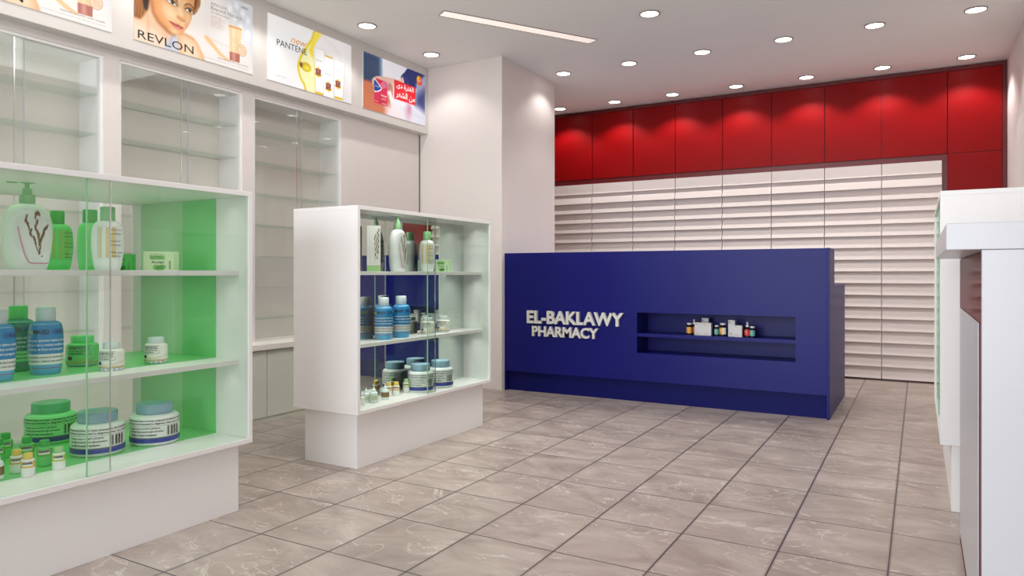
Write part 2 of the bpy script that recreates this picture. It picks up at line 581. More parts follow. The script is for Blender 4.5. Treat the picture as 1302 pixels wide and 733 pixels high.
def slat_profile():
    z = 2.43
    pts = [(0.0, z), (0.0, 2.305)]
    zt = 2.293
    pts += [(-0.012, 2.304), (-0.016, zt)]
    for k in range(17):
        z1 = zt - 0.1335 * (k + 1)
        pts += [(0.014, z1 + 0.1330), (-0.034, z1 + 0.004), (-0.034, z1)]
    pts += [(0.03, pts[-1][1]), (0.03, z)]
    return pts
prof = slat_profile()
sn = ['beside the column', 'second from the column', 'third from the column', 'fourth from the column', 'fifth from the column',
      'third from the right end', 'second from the right end', 'next to the tall red cabinet']
bs = bx[1:-1] + [0.218]
for i in range(len(bs) - 1):
    x0, x1 = bs[i], bs[i + 1]
    t = thing('slatted_shelving', ((x0 + x1) / 2, YR, 0), 0, 'pale shelving of sloping slats under the red cabinets, %s' % sn[i], 'shelving', 'slatted shelving along the back wall')
    hw = (x1 - x0) / 2
    MB().prism(prof, -hw + 0.004, hw - 0.004, M['slat']).build('slat_front', t)
    MB().box(-hw, hw, 0.031, 0.33, 0.04, 2.428, M['slat']).build('carcass', t)

# ================================================================== BLUE COUNTER
t = thing('service_counter', (-2.1775, 6.34, 0), 0, 'long navy blue service counter with raised white shop name and a recessed shelf', 'counter')
x0, x1 = -1.5425, 1.5425
nx0, nx1, nz0, nz1 = -2.286 + 2.1775, -0.896 + 2.1775, 0.46, 0.838
b = MB()
b.box(x0, nx0, 0, 0.389, 0.2, 1.411, M['navy'])
b.box(nx1, x1 - 0.022, 0, 0.389, 0.2, 1.411, M['navy'])
b.box(nx0, nx1, 0, 0.389, 0.2, nz0, M['navy'])
b.box(nx0, nx1, 0, 0.389, nz1, 1.411, M['navy'])
b.box(nx0, nx1, 0.311, 0.389, nz0, nz1, M['navy'])
b.build('front_panel', t)
MB().box(nx0, nx1, 0.012, 0.311, 0.613, 0.643, M['navy']).build('niche_shelf', t)
MB().box(x0 + 0.022, x1 - 0.022, 0.05, 0.389, 0.0, 0.2, M['navy_dark']).build('toe_kick', t)
b = MB().box(x1 - 0.022, x1, -0.001, 0.389, 0, 1.413, M['navy'], 0.002)
b.box(x1 - 0.022, x1, 0.389, 1.360, 0, 1.100, M['navy'], 0.002)
b.build('end_panel', t)
MB().box(x0, x0 + 0.022, 0.0, 0.389, 0, 0.2, M['navy'], 0.002).build('end_panel', t)
MB().box(x1 - 0.022, x1 + 0.001, 1.361, 1.375, 0, 1.100, M['grey_edge']).build('edge_band', t)
MB().box(x0 + 0.03, x1 - 0.022, 0.39, 1.36, 1.06, 1.098, M['navy'], 0.002).build('worktop', t)
MB().box(x0 + 0.03, x1 - 0.03, 0.80, 1.34, 0.0, 1.058, M['navy_dark']).build('desk_body', t)

def raised_text(s, xa, za, wid, hei, dep, parent, bold):
    vs, fs, tw = text2d(s, res=3, bold=bold)
    bm = bmesh.new()
    vv = [bm.verts.new((xa + x / tw * wid, 0, za + y * hei)) for x, y in vs]
    for f in fs:
        try: bm.faces.new([vv[i] for i in f])
        except ValueError: pass
    bmesh.ops.remove_doubles(bm, verts=bm.verts[:], dist=1e-6)
    r = bmesh.ops.extrude_face_region(bm, geom=bm.faces[:])
    for g in r['geom']:
        if isinstance(g, bmesh.types.BMVert):
            g.co.y -= dep
    bmesh.ops.recalc_face_normals(bm, faces=bm.faces[:])
    for f in bm.faces:
        f.material_index = 0 if abs(f.normal.y) > 0.7 else 1
    me = bpy.data.meshes.new('lettering')
    bm.to_mesh(me)
    bm.free()
    me.materials.append(M['letter'])
    me.materials.append(M['white_gloss'])
    o = bpy.data.objects.new('lettering', me)
    COL.objects.link(o)
    o.parent = parent
    o['label'] = 'raised white letters reading %s' % s
    return o
raised_text('EL-BAKLAWY', -3.44 + 2.1775, 0.700, 1.032, 0.130, 0.030, t, 0.034)
raised_text('PHARMACY', -3.381 + 2.1775, 0.572, 0.718, 0.104, 0.030, t, 0.034)

# ================================================================== DISPLAY CABINETS
def display_cabinet(y0, y1, depth, xf, label, green=False, mirror=False, divider=False):
    """box on a recessed plinth; open long faces closed by sliding glass; front face at x = xf"""
    cy = (y0 + y1) / 2
    t = thing('display_cabinet', (xf, cy, 0), 0, label, 'display cabinet', 'free-standing glass display cabinets')
    hy = (y1 - y0) / 2
    D = -depth if not mirror else depth
    sx = -1 if not mirror else 1            # direction from the front face into the cabinet
    Z0, Z1, T = 0.343, 1.615, 0.024
    W = M['white']
    def bx_(a0, a1, b0, b1, c0, c1, m, ch=0.0015, mb=None):
        mb = mb or MB()
        xa, xb = sorted((a0 * sx, a1 * sx))
        return mb.box(xa, xb, b0, b1, c0, c1, m, ch)
    for nm, c0, c1 in (('top_board', Z1 - T, Z1), ('bottom_board', Z0, Z0 + T)):
        o = bx_(0, depth, -hy, hy, c0, c1, W).build(nm, t)
    for s in (-1, 1):
        bx_(0, depth, s * hy - (T if s > 0 else 0), s * hy + (T if s < 0 else 0), Z0 + T, Z1 - T, W).build('end_panel', t)
    for zt in (1.215, 0.761):
        bx_(0.073, depth - 0.06, -hy + T, hy - T, zt - 0.024, zt, W).build('shelf', t)
    bx_(0.05, depth - 0.05, -hy + 0.05, hy - 0.045, 0, Z0, W).build('plinth', t)
    if green:  # thin panels carry the green light in their colour
        e = 0.0025
        g0, g1 = 0.25, depth - 0.09
        gm = M['green_light_paint']
        for c0, c1 in ((Z0 + T + e, 0.737 - e), (0.761 + e, 1.191 - e), (1.215 + e, Z1 - T - e)):
            bx_(g0, 0.52, hy - T - 0.003, hy - T, c0, c1, gm, 0).build('painted_light_panel', t)
            bx_(0.52, g1, hy - T - 0.003, hy - T, c0, c1, M['pale_green_light_paint'], 0).build('painted_light_panel', t)
        bx_(g0, g1, -hy + T, hy - T - 0.003, Z0 + T, Z0 + T + 0.002, gm, 0).build('painted_light_panel', t)
        bx_(g0, g1, -hy + T, hy - T - 0.003, 0.761, 0.763, gm, 0).build('painted_light_panel', t)
    if divider:
        # upright mirror dividing the cabinet lengthwise, one piece between each pair of shelves
        for c0, c1 in ((Z0 + T, 0.737), (0.761, 1.191), (1.215, Z1 - T)):
            bx_(0.246, 0.251, -hy + T + 0.001, hy - T - 0.001, c0 + 0.0005, c1 - 0.0005, M['mirror'], 0).build('mirror_panel', t)
    # fill lights added under the boards: green at the rear, white along the front
    for zt_ in (Z1 - T - 0.004, 1.187, 0.733):
        if green:
            light('cabinet_green_fill', 'AREA', (xf + sx * 0.57, cy, zt_), (0, 0, 0), 1.1, (0.42, 1.0, 0.46), shape='RECTANGLE', size=0.56, size_y=1.40, spread=R(110))
        if not mirror:
            light('cabinet_fill_light', 'AREA', (xf + sx * 0.115, cy, zt_), (0, 0, 0), 0.55 if green else 1.5, (1.0, 0.99, 0.96), shape='RECTANGLE', size=0.05, size_y=1.40, spread=R(120))
    # sliding panes, overlapping in the middle, front and back
    zc0, zc1 = Z0 + T + 0.001, Z1 - T - 0.001
    for side, xo in (('front', 0.008), ('back', depth - 0.024)):
        for k, (a0, a1) in enumerate(((-hy + T + 0.001, 0.048), (-0.052, hy - T - 0.001))):
            xg = xo + (0.010 if k == 0 else 0.0)
            if side == 'back': xg = xo + (0.0 if k == 0 else 0.010)
            p = bx_(xg, xg + 0.006, a0, a1, zc0, zc1, M['glass'], 0).build('glass_door', t)
            ye = a1 if k == 0 else a0
            me_ = M['mirror_edge'] if (k == 0) else M['glass_edge']
            ya, yb = (ye, ye + 0.003) if k == 0 else (ye - 0.004, ye)
            bx_(xg - 0.0003, xg + 0.0063, ya, yb, zc0, zc1, me_, 0).build('door_edge', p)
    return t

cabA = display_cabinet(0.943, 2.483, 0.98, -2.94, 'deep white glass display cabinet with painted-in green light at the left edge', green=True)
cabB = display_cabinet(3.262, 4.805, 0.54, -2.94, 'white glass display cabinet standing mid-floor in front of the column', divider=True)
cabR = display_cabinet(4.16, 5.70, 0.54, 0.092, 'white glass display cabinet against the right wall, mostly behind the cash desk unit', mirror=True)

# ------------------------------------------------------------------ white unit with maroon front at the right edge
t = thing('cash_desk_unit', (0.45, 3.0, 0), 0, 'tall white unit with overhanging top and maroon gloss side at the right edge', 'counter unit')
MB().box(-0.384, 0.345, -0.66, 0.80, 1.267, 1.341, M['white_gloss'], 0.002).build('top_board', t)
MB().box(-0.300, 0.345, -0.66, -0.636, 0, 1.266, M['white_gloss'], 0.002).build('end_panel', t)
MB().box(-0.290, 0.340, -0.634, 0.78, 0, 1.264, M['maroon']).build('side_panel', t)
MB().box(-0.294, -0.2905, -0.41, 0.68, 0.06, 1.05, M['white_gloss'], 0.001).build('door', t)

# ================================================================== POSTERS
def smooth(d, e):
    return np.clip(0.5 - d / (2 * e), 0, 1)

class Painter:
    """prints flat artwork on the vertices of a fine grid (poster is flat in the real shop too)"""
    def __init__(self, w, h, n):
        self.w, self.h = w, h
        self.nx, self.ny = n, int(n * h / w)
        x = np.linspace(0, w, self.nx + 1)
        y = np.linspace(0, h, self.ny + 1)
        self.X, self.Y = np.meshgrid(x, y)
        self.C = np.ones(self.X.shape + (3,))
    def blend(self, a, rgb):
        rgb = np.array(rgb, float) / 255
        if rgb.ndim == 1:
            rgb = rgb[None, None, :]
        self.C = self.C * (1 - a[..., None]) + rgb * a[..., None]
    def sd_poly(self, pts):
        X, Y = self.X, self.Y
        d = np.full(X.shape, 1e9)
        inside = np.zeros(X.shape, bool)
        n = len(pts)
        for i in range(n):
            ax, ay = pts[i]
            bx_, by_ = pts[(i + 1) % n]
            ex, ey = bx_ - ax, by_ - ay
            q = np.clip(((X - ax) * ex + (Y - ay) * ey) / (ex * ex + ey * ey + 1e-12), 0, 1)
            d = np.minimum(d, np.hypot(X - ax - q * ex, Y - ay - q * ey))
            c = ((ay > Y) != (by_ > Y)) & (X < (bx_ - ax) * (Y - ay) / ((by_ - ay) if by_ != ay else 1e-12) + ax)
            inside ^= c
        return np.where(inside, -d, d)
    def poly(self, pts, rgb, soft=0.003, a=1.0):
        self.blend(smooth(self.sd_poly(pts), soft) * a, rgb)
    def curve(self, pts, k=6):
        """Catmull-Rom through closed points"""
        out = []
        n = len(pts)
        for i in range(n):
            p0, p1, p2, p3 = (np.array(pts[(i + j - 1) % n], float) for j in range(4))
            for s in range(k):
                u = s / k
                out.append(tuple(0.5 * (2 * p1 + (p2 - p0) * u + (2 * p0 - 5 * p1 + 4 * p2 - p3) * u * u + (3 * p1 - p0 - 3 * p2 + p3) * u ** 3)))
        return out
    def blob(self, pts, rgb, soft=0.003, a=1.0):
        self.poly(self.curve(pts), rgb, soft, a)
    def ell(self, cx, cy, rx, ry, rgb, soft=0.003, a=1.0, rot=0):
        c, s = math.cos(rot), math.sin(rot)
        u = (self.X - cx) * c + (self.Y - cy) * s
        v = -(self.X - cx) * s + (self.Y - cy) * c
        d = (np.hypot(u / rx, v / ry) - 1) * min(rx, ry)
        self.blend(smooth(d, soft) * a, rgb)
    def grad(self, rgb0, rgb1, horiz=True):
        q = (self.X / self.w if horiz else self.Y / self.h)[..., None]
        self.C = (np.array(rgb0) * (1 - q) + np.array(rgb1) * q) / 255
    def stroke(self, pts, wdt, rgb, a=1.0, soft=0.0025):
        d = np.full(self.X.shape, 1e9)
        for (ax, ay), (bx_, by_) in zip(pts[:-1], pts[1:]):
            ex, ey = bx_ - ax, by_ - ay
            q = np.clip(((self.X - ax) * ex + (self.Y - ay) * ey) / (ex * ex + ey * ey + 1e-12), 0, 1)
            d = np.minimum(d, np.hypot(self.X - ax - q * ex, self.Y - ay - q * ey))
        self.blend(smooth(d - wdt, soft) * a, rgb)
    def build(self, name, parent, y0, material):
        vs = np.stack([np.full(self.X.size, 0.006), self.X.ravel() + y0, self.Y.ravel()], 1)
        nx = self.nx + 1
        fs = [(j * nx + i, j * nx + i + 1, (j + 1) * nx + i + 1, (j + 1) * nx + i) for j in range(self.ny) for i in range(self.nx)]
        me = bpy.data.meshes.new(name)
        me.from_pydata(vs.tolist(), [], fs)
        at = me.color_attributes.new('print', 'FLOAT_COLOR', 'POINT')
        c = np.clip(self.C, 0, 1).reshape(-1, 3)
        c = np.where(c <= 0.04045, c / 12.92, ((c + 0.055) / 1.055) ** 2.4)
        at.data.foreach_set('color', np.concatenate([c, np.ones((len(c), 1))], 1).astype(np.float32).ravel())
        me.materials.append(material)
        me.update()
        o = bpy.data.objects.new(name, me)
        COL.objects.link(o)
        o.parent = parent
        return o

def poster_material():
    m, t_, p, out = nt('backlit_poster_print')
    a_ = t_.nodes.new('ShaderNodeAttribute')
    a_.attribute_name = 'print'
    mul = t_.nodes.new('ShaderNodeMix')
    mul.data_type = 'RGBA'
    mul.blend_type = 'MULTIPLY'
    mul.inputs[0].default_value = 1
    mul.inputs[7].default_value = (0.45, 0.45, 0.45, 1)
    t_.links.new(a_.outputs['Color'], mul.inputs[6])
    t_.links.new(mul.outputs[2], p.inputs['Base Color'])
    t_.links.new(a_.outputs['Color'], p.inputs['Emission Color'])
    p.inputs['Emission Strength'].default_value = 0.5
    p.inputs['Roughness'].default_value = 0.4
    return m
M['poster'] = poster_material()
def ink(name, rgb):
    if name not in M:
        M[name] = emit(name, rgb, 0.45)
        M[name].node_tree.nodes['Principled BSDF'].inputs['Base Color'].default_value = tuple(0.45 * x for x in lin(rgb)) + (1,)
    return M[name]
K = ink('poster_ink_black', (16, 14, 14))
def pf(y0):
    return lambda x, y: (0.0075, y0 + x, y)

def poster_base(yc, label, wdt=0.996, h=0.55):
    t = thing('poster', (-4.652, yc, 2.801), 0, label, 'poster', 'advertising posters on the fascia')
    MB().box(0.0005, 0.0055, -wdt / 2, wdt / 2, 0, h, M['white']).build('backing', t)
    return t

# --- cosmetics portrait poster (drawn once; the poster left of it is the same print)
def portrait_poster(yc, label):
    W_ = 1.0
    t = poster_base(yc, label)
    P = Painter(0.998, 0.55, 340)
    P.grad((252, 236, 222), (248, 246, 246))
    # right half: pale grey-blue backdrop with soft lights
    P.poly([(0.55, 0), (1.0, 0), (1.0, 0.55), (0.55, 0.55)], (246, 238, 234), 0.004)
    P.blob([(0.72, 0.6), (0.80, 0.36), (0.95, 0.20), (1.05, 0.1), (1.05, 0.6)], (206, 210, 218), 0.07, 0.85)
    for (cx, cy, r) in ((0.82, 0.40, 0.02), (0.88, 0.34, 0.022), (0.945, 0.30, 0.025), (0.90, 0.46, 0.02), (0.84, 0.50, 0.016), (0.95, 0.42, 0.02), (0.78, 0.46, 0.02)):
        P.ell(cx, cy, r, r * 1.4, (255, 255, 255), 0.014, 0.7)
    # hair behind the head
    P.blob([(-0.02, 0.62), (-0.02, 0.17), (0.03, 0.13), (0.07, 0.17), (0.10, 0.24), (0.13, 0.33), (0.2, 0.62)], (150, 88, 40), 0.01)
    for k in range(26):
        x = 0.002 + k * 0.0052
        col = [(196, 134, 70), (92, 46, 22), (224, 176, 116), (120, 66, 30)][k % 4]
        P.stroke([(x + 0.03, 0.56), (x + 0.012, 0.34), (x - 0.004, 0.17 + 0.003 * (k % 5))], 0.0016, col, 0.75)
    P.blob([(0.055, 0.43), (0.065, 0.27), (0.09, 0.22), (0.115, 0.26), (0.12, 0.45)], (38, 20, 14), 0.008, 0.9)
    # hair on the far side
    P.blob([(0.40, 0.62), (0.445, 0.40), (0.452, 0.318), (0.476, 0.33), (0.50, 0.37), (0.516, 0.43), (0.50, 0.62)], (134, 78, 34), 0.008)
    P.stroke([(0.505, 0.55), (0.505, 0.43), (0.486, 0.36), (0.465, 0.335)], 0.005, (206, 146, 78), 0.8, 0.004)
    P.stroke([(0.47, 0.55), (0.472, 0.42), (0.46, 0.35)], 0.004, (70, 36, 16), 0.8, 0.004)
    # neck, chest and shoulder
    P.blob([(-0.02, 0.14), (0.05, 0.155), (0.10, 0.23), (0.13, 0.31), (0.24, 0.18), (0.31, 0.13), (0.30, 0.07), (0.24, -0.02), (-0.02, -0.02)], (240, 196, 160), 0.012)
    P.blob([(-0.02, 0.11), (0.08, 0.12), (0.20, 0.08), (0.26, -0.03), (-0.02, -0.03)], (252, 226, 204), 0.03, 0.8)
    P.stroke([(0.095, 0.22), (0.105, 0.14), (0.10, 0.07)], 0.006, (206, 150, 112), 0.5, 0.014)
    P.blob([(0.31, 0.125), (0.386, 0.152), (0.464, 0.136), (0.510, 0.09), (0.545, -0.01), (0.34, -0.02), (0.32, 0.05)], (238, 184, 136), 0.008)
    P.blob([(0.36, 0.11), (0.42, 0.125), (0.48, 0.09), (0.51, 0.0), (0.38, -0.02)], (252, 222, 190), 0.025, 0.85)
    P.stroke([(0.32, 0.13), (0.386, 0.148), (0.455, 0.132)], 0.006, (214, 146, 92), 0.55, 0.012)
    P.blob([(0.245, 0.055), (0.29, 0.115), (0.325, 0.125), (0.34, 0.02), (0.335, -0.02), (0.22, -0.02)], (206, 208, 222), 0.008, 0.95)
    P.stroke([(0.285, 0.10), (0.265, 0.03)], 0.004, (150, 152, 176), 0.6, 0.008)
    # face
    face = [(0.118, 0.62), (0.118, 0.30), (0.130, 0.235), (0.173, 0.172), (0.246, 0.124), (0.301, 0.113), (0.357, 0.138), (0.400, 0.19),
            (0.432, 0.25), (0.449, 0.31), (0.466, 0.40), (0.46, 0.62)]
    P.blob(face, (226, 160, 104), 0.005)
    P.stroke([(0.128, 0.30), (0.140, 0.23), (0.178, 0.176), (0.25, 0.128), (0.30, 0.117)], 0.010, (152, 88, 48), 0.7, 0.016)
    P.blob([(0.21, 0.36), (0.19, 0.26), (0.25, 0.18), (0.33, 0.155), (0.40, 0.22), (0.42, 0.30), (0.40, 0.42), (0.3, 0.5)], (248, 200, 150), 0.03, 0.85)
    P.ell(0.205, 0.245, 0.05, 0.06, (214, 136, 84), 0.05, 0.35, 0.4)
    P.ell(0.275, 0.265, 0.045, 0.035, (255, 226, 184), 0.03, 0.75, -0.3)
    P.ell(0.352, 0.30, 0.012, 0.06, (255, 228, 190), 0.015, 0.8, 0.25)
    P.ell(0.415, 0.27, 0.018, 0.03, (250, 208, 160), 0.015, 0.7)
    P.ell(0.305, 0.14, 0.03, 0.018, (252, 212, 166), 0.015, 0.8)
    # nose
    P.blob([(0.322, 0.262), (0.332, 0.246), (0.352, 0.240), (0.368, 0.234), (0.385, 0.236), (0.392, 0.25), (0.375, 0.262), (0.345, 0.268)], (232, 166, 112), 0.006, 0.9)
    P.stroke([(0.327, 0.250), (0.344, 0.243), (0.362, 0.236), (0.384, 0.239)], 0.0022, (150, 82, 50), 0.7, 0.006)
    P.stroke([(0.386, 0.26), (0.392, 0.31), (0.398, 0.35)], 0.003, (216, 148, 98), 0.35, 0.014)
    # mouth
    P.blob([(0.262, 0.205), (0.290, 0.206), (0.318, 0.202), (0.334, 0.204), (0.350, 0.197), (0.376, 0.186), (0.352, 0.170), (0.325, 0.163), (0.298, 0.172), (0.280, 0.188)], (206, 106, 92), 0.003)
    P.blob([(0.292, 0.184), (0.320, 0.178), (0.350, 0.180), (0.340, 0.171), (0.318, 0.168)], (244, 168, 150), 0.005, 0.9)
    P.stroke([(0.263, 0.204), (0.295, 0.194), (0.325, 0.189), (0.350, 0.189), (0.374, 0.187)], 0.0018, (120, 40, 34), 0.95)
    # eyes and brows
    for cx, cy, sx_, rot in ((0.285, 0.345, 0.040, -0.18), (0.425, 0.331, 0.033, -0.06)):
        P.ell(cx, cy + 0.006, sx_ * 1.25, 0.024, (176, 108, 64), 0.012, 0.75, rot)
        P.ell(cx, cy, sx_, 0.0125, (246, 240, 236), 0.003, 1, rot)
        P.ell(cx + 0.004, cy + 0.002, 0.013, 0.0135, (62, 36, 22), 0.002)
        P.ell(cx + 0.004, cy + 0.002, 0.006, 0.006, (8, 6, 6), 0.001)
        P.ell(cx + 0.008, cy + 0.006, 0.0025, 0.0025, (255, 255, 255), 0.001)
        c_, s_ = math.cos(rot), math.sin(rot)
        arc = [(cx + sx_ * u * c_ - (0.014 * (1 - u * u)) * s_, cy + sx_ * u * s_ + (0.0135 * (1 - u * u)) * c_) for u in np.linspace(-1.08, 1.1, 9)]
        P.stroke(arc, 0.0032, (22, 12, 10), 1, 0.002)
        arc = [(x, y + 0.030 + 0.004 * (1 - abs(i - 4) / 4)) for i, (x, y) in enumerate(arc)]
        P.stroke(arc, 0.0045, (104, 60, 32), 0.85, 0.004)
    # right half: smear of make-up, tube and badge
    P.stroke(P.curve([(0.565, 0.172), (0.62, 0.176), (0.70, 0.165), (0.762, 0.156)], 5)[:-5], 0.004, (238, 214, 206), 0.9, 0.004)
    P.blob([(0.552, 0.168), (0.565, 0.192), (0.60, 0.178), (0.65, 0.135), (0.70, 0.095), (0.775, 0.060), (0.775, 0.048), (0.70, 0.062), (0.62, 0.115)], (250, 204, 152), 0.004)
    P.poly([(0.769, 0.329), (0.891, 0.333), (0.871, 0.126), (0.778, 0.124)], (250, 208, 160), 0.003)
    P.poly([(0.80, 0.322), (0.825, 0.324), (0.82, 0.13), (0.805, 0.13)], (255, 234, 204), 0.01, 0.8)
    P.poly([(0.769, 0.333), (0.891, 0.337), (0.890, 0.322), (0.770, 0.318)], (236, 158, 84), 0.003)
    P.poly([(0.775, 0.127), (0.872, 0.129), (0.869, 0.061), (0.777, 0.060)], (186, 112, 96), 0.003)
    P.poly([(0.80, 0.126), (0.83, 0.127), (0.83, 0.064), (0.80, 0.064)], (222, 160, 142), 0.008, 0.8)
    P.ell(0.893, 0.165, 0.043, 0.046, (250, 214, 184), 0.003)
    P.stroke([(0.893 + 0.043 * math.cos(q), 0.165 + 0.046 * math.sin(q)) for q in np.linspace(0, 6.3, 30)], 0.0012, (170, 120, 90), 0.9)
    P.build('print', t, -0.499, M['poster'])
    b = MB()
    f = pf(-0.499)
    text_on(b, 'REVLON', f, 0.028, 0.018, 0.43, 0.058, K)
    b.build('headline', t)
    b = MB()
    g1 = ink('poster_ink_grey', (150, 146, 140)); g2 = ink('poster_ink_brown', (96, 80, 50)); g3 = ink('poster_ink_tan', (196, 150, 110))
    text_on(b, 'REVLON', f, 0.607, 0.434, 0.14, 0.022, g1)
    text_on(b, 'Beyond Natural', f, 0.607, 0.392, 0.28, 0.036, g1)
    text_on(b, 'skin matching makeup', f, 0.607, 0.374, 0.165, 0.013, g2)
    text_on(b, 'NEW', f, 0.885, 0.497, 0.068, 0.020, g2)
    for i in range(8):
        text_on(b, ['Foundation that starts', 'clear, then changes to', 'your exact skin tone', 'for a flawless look', 'with a sheer finish', 'all day coverage', 'soft and smooth', 'light and even'][i], f,
                0.607, 0.350 - i * 0.0115, 0.09 + 0.035 * ((i * 7) % 3) / 2, 0.0075, g3)
    text_on(b, 'Naturally beautiful, never invisible.', f, 0.67, 0.042, 0.285, 0.013, g2)
    text_on(b, 'Available at pharmacies and stores everywhere', f, 0.56, 0.022, 0.395, 0.007, g1)
    for i in range(4):
        text_on(b, ['new', 'skin tone', 'matching', 'formula'][i], f, 0.868 + 0.004 * i, 0.184 - i * 0.014, 0.045, 0.008, g3)
        text_on(b, 'makeup spf', f, 0.795, 0.245 - i * 0.012, 0.06, 0.006, g3)
    b.build('small_print', t)
    return t
pr = portrait_poster(3.4275, 'lit cosmetics poster of a woman resting her chin, over the middle glazed bay')
dup(pr, (-4.652, 2.278, 2.801), 0, 'cosmetics poster cut by the left top corner, only its tube and small print visible', 'advertising posters on the fascia')

# --- shampoo poster
t = poster_base(4.5725, 'lit white shampoo poster with a golden oil ribbon and three bottles')
P = Painter(0.988, 0.55, 320)
P.grad((252, 252, 252), (238, 235, 234))
P.blob([(0.50, 0.60), (0.56, 0.30), (0.64, 0.0), (0.9, -0.05), (0.95, 0.2), (0.85, 0.45), (0.7, 0.6)], (238, 232, 232), 0.05, 0.6)
P.stroke([(0.63, 0.53), (0.78, 0.47), (0.89, 0.32), (0.93, 0.15), (0.90, 0.0)], 0.004, (226, 222, 224), 0.8, 0.01)
rib_o = [(0.535, 0.552), (0.485, 0.463), (0.420, 0.375), (0.371, 0.30), (0.330, 0.20), (0.350, 0.11), (0.40, 0.045), (0.444, -0.01)]
rib_i = [(0.530, -0.01), (0.525, 0.10), (0.519, 0.19), (0.512, 0.30), (0.50, 0.39), (0.54, 0.47), (0.62, 0.555)]
P.poly(rib_o + rib_i, (255, 250, 196), 0.004)
P.poly([(0.54, 0.548), (0.49, 0.455), (0.45, 0.36), (0.50, 0.30), (0.505, 0.39), (0.545, 0.465), (0.60, 0.548)], (250, 222, 40), 0.012, 0.9)
P.stroke(P.curve(rib_o, 5)[:-5], 0.011, (240, 206, 20), 0.95, 0.006)
P.stroke(rib_i, 0.004, (246, 214, 60), 0.8, 0.006)
P.blob([(0.40, 0.30), (0.375, 0.20), (0.41, 0.10), (0.47, 0.06), (0.49, 0.15), (0.47, 0.28), (0.44, 0.34)], (255, 250, 186), 0.02, 0.8)
P.ell(0.420, 0.205, 0.058, 0.040, (222, 190, 16), 0.004)
P.ell(0.362, 0.212, 0.016, 0.022, (120, 66, 10), 0.008)
P.ell(0.43, 0.20, 0.035, 0.022, (250, 232, 60), 0.012)
for pts in ([(0.525, 0.39), (0.545, 0.405), (0.625, 0.405), (0.640, 0.39), (0.630, 0.0), (0.535, 0.0)],
            [(0.765, 0.352), (0.785, 0.365), (0.885, 0.362), (0.897, 0.345), (0.872, -0.01), (0.765, -0.01)],
            [(0.640, 0.352), (0.650, 0.372), (0.745, 0.370), (0.757, 0.352), (0.757, -0.01), (0.630, -0.01)]):
    P.poly([(x + 0.004, y) for x, y in pts], (186, 176, 174), 0.010, 0.9)
    P.poly(pts, (253, 252, 251), 0.004)
P.poly([(0.650, 0.372), (0.745, 0.371), (0.745, 0.358), (0.650, 0.360)], (222, 170, 30), 0.003)
P.poly([(0.535, 0.02), (0.628, 0.02), (0.628, 0.0), (0.535, 0.0)], (236, 190, 30), 0.003)
P.poly([(0.768, 0.028), (0.872, 0.028), (0.870, 0.008), (0.768, 0.008)], (236, 190, 30), 0.003)
for cx, cy in ((0.565, 0.195), (0.690, 0.095), (0.812, 0.145)):
    for dx, dy in ((-0.026, -0.022), (0.026, -0.022), (0, 0.036), (0, -0.034)):
        P.ell(cx + dx, cy + dy, 0.015, 0.012, (244, 206, 40), 0.003)
    P.poly([(cx - 0.033, cy + 0.030), (cx + 0.033, cy + 0.030), (cx + 0.028, cy - 0.026), (cx - 0.028, cy - 0.026)], (138, 44, 34), 0.003)
P.build('print', t, -0.494, M['poster'])
b = MB(); f = pf(-0.494)
text_on(b, 'PANTENE', f, 0.092, 0.308, 0.335, 0.052, K)
text_on(b, 'new', f, 0.245, 0.372, 0.18, 0.042, ink('poster_ink_orange', (238, 158, 30)), shear=0.35)
b.build('headline', t)
b = MB()
text_on(b, 'hair care', f, 0.094, 0.052, 0.10, 0.008, ink('poster_ink_grey', (150, 146, 140)))
for cx, cy in ((0.545, 0.295), (0.652, 0.203), (0.775, 0.258)):
    text_on(b, 'PANTENE', f, cx - 0.005, cy, 0.075, 0.011, ink('poster_ink_grey', (150, 146, 140)))
for cx, cy in ((0.565, 0.195), (0.690, 0.095), (0.812, 0.145)):
    for j in range(3):
        text_on(b, ['care', 'PRO-V', 'oil'][j], f, cx - 0.02, cy + 0.012 - j * 0.014, 0.04, 0.008, ink('poster_ink_cream', (246, 214, 196)))
b.build('small_print', t)

# --- box advert
t = poster_base(5.727, 'lit poster of a hand holding a pink box, red Arabic caption, beside the column')
P = Painter(0.990, 0.55, 320)
P.grad((250, 246, 248), (226, 226, 240))
P.poly([(0, 0.55), (0.27, 0.55), (0.28, 0.20), (0, 0.20)], (46, 74, 110), 0.02)
for k in range(5):
    P.stroke([(0.03 + 0.052 * k, 0.56), (0.035 + 0.052 * k, 0.25)], 0.008, (30, 52, 86), 0.7, 0.02)
P.poly([(0.24, 0.55), (0.27, 0.55), (0.28, 0.36), (0.25, 0.30)], (150, 196, 226), 0.02, 0.7)
P.poly([(-0.01, 0.275), (0.15, 0.282), (0.38, 0.20), (0.42, 0.09), (0.36, -0.01), (-0.01, -0.01)], (206, 116, 80), 0.015)
for k in range(9):
    P.stroke([(-0.01, 0.25 - 0.03 * k), (0.36, 0.22 - 0.034 * k)], 0.004, (226, 146, 104), 0.5, 0.008)
P.poly([(0.33, 0.09), (0.46, 0.12), (0.60, 0.05), (0.60, -0.02), (0.33, -0.02)], (252, 232, 234), 0.04, 0.9)
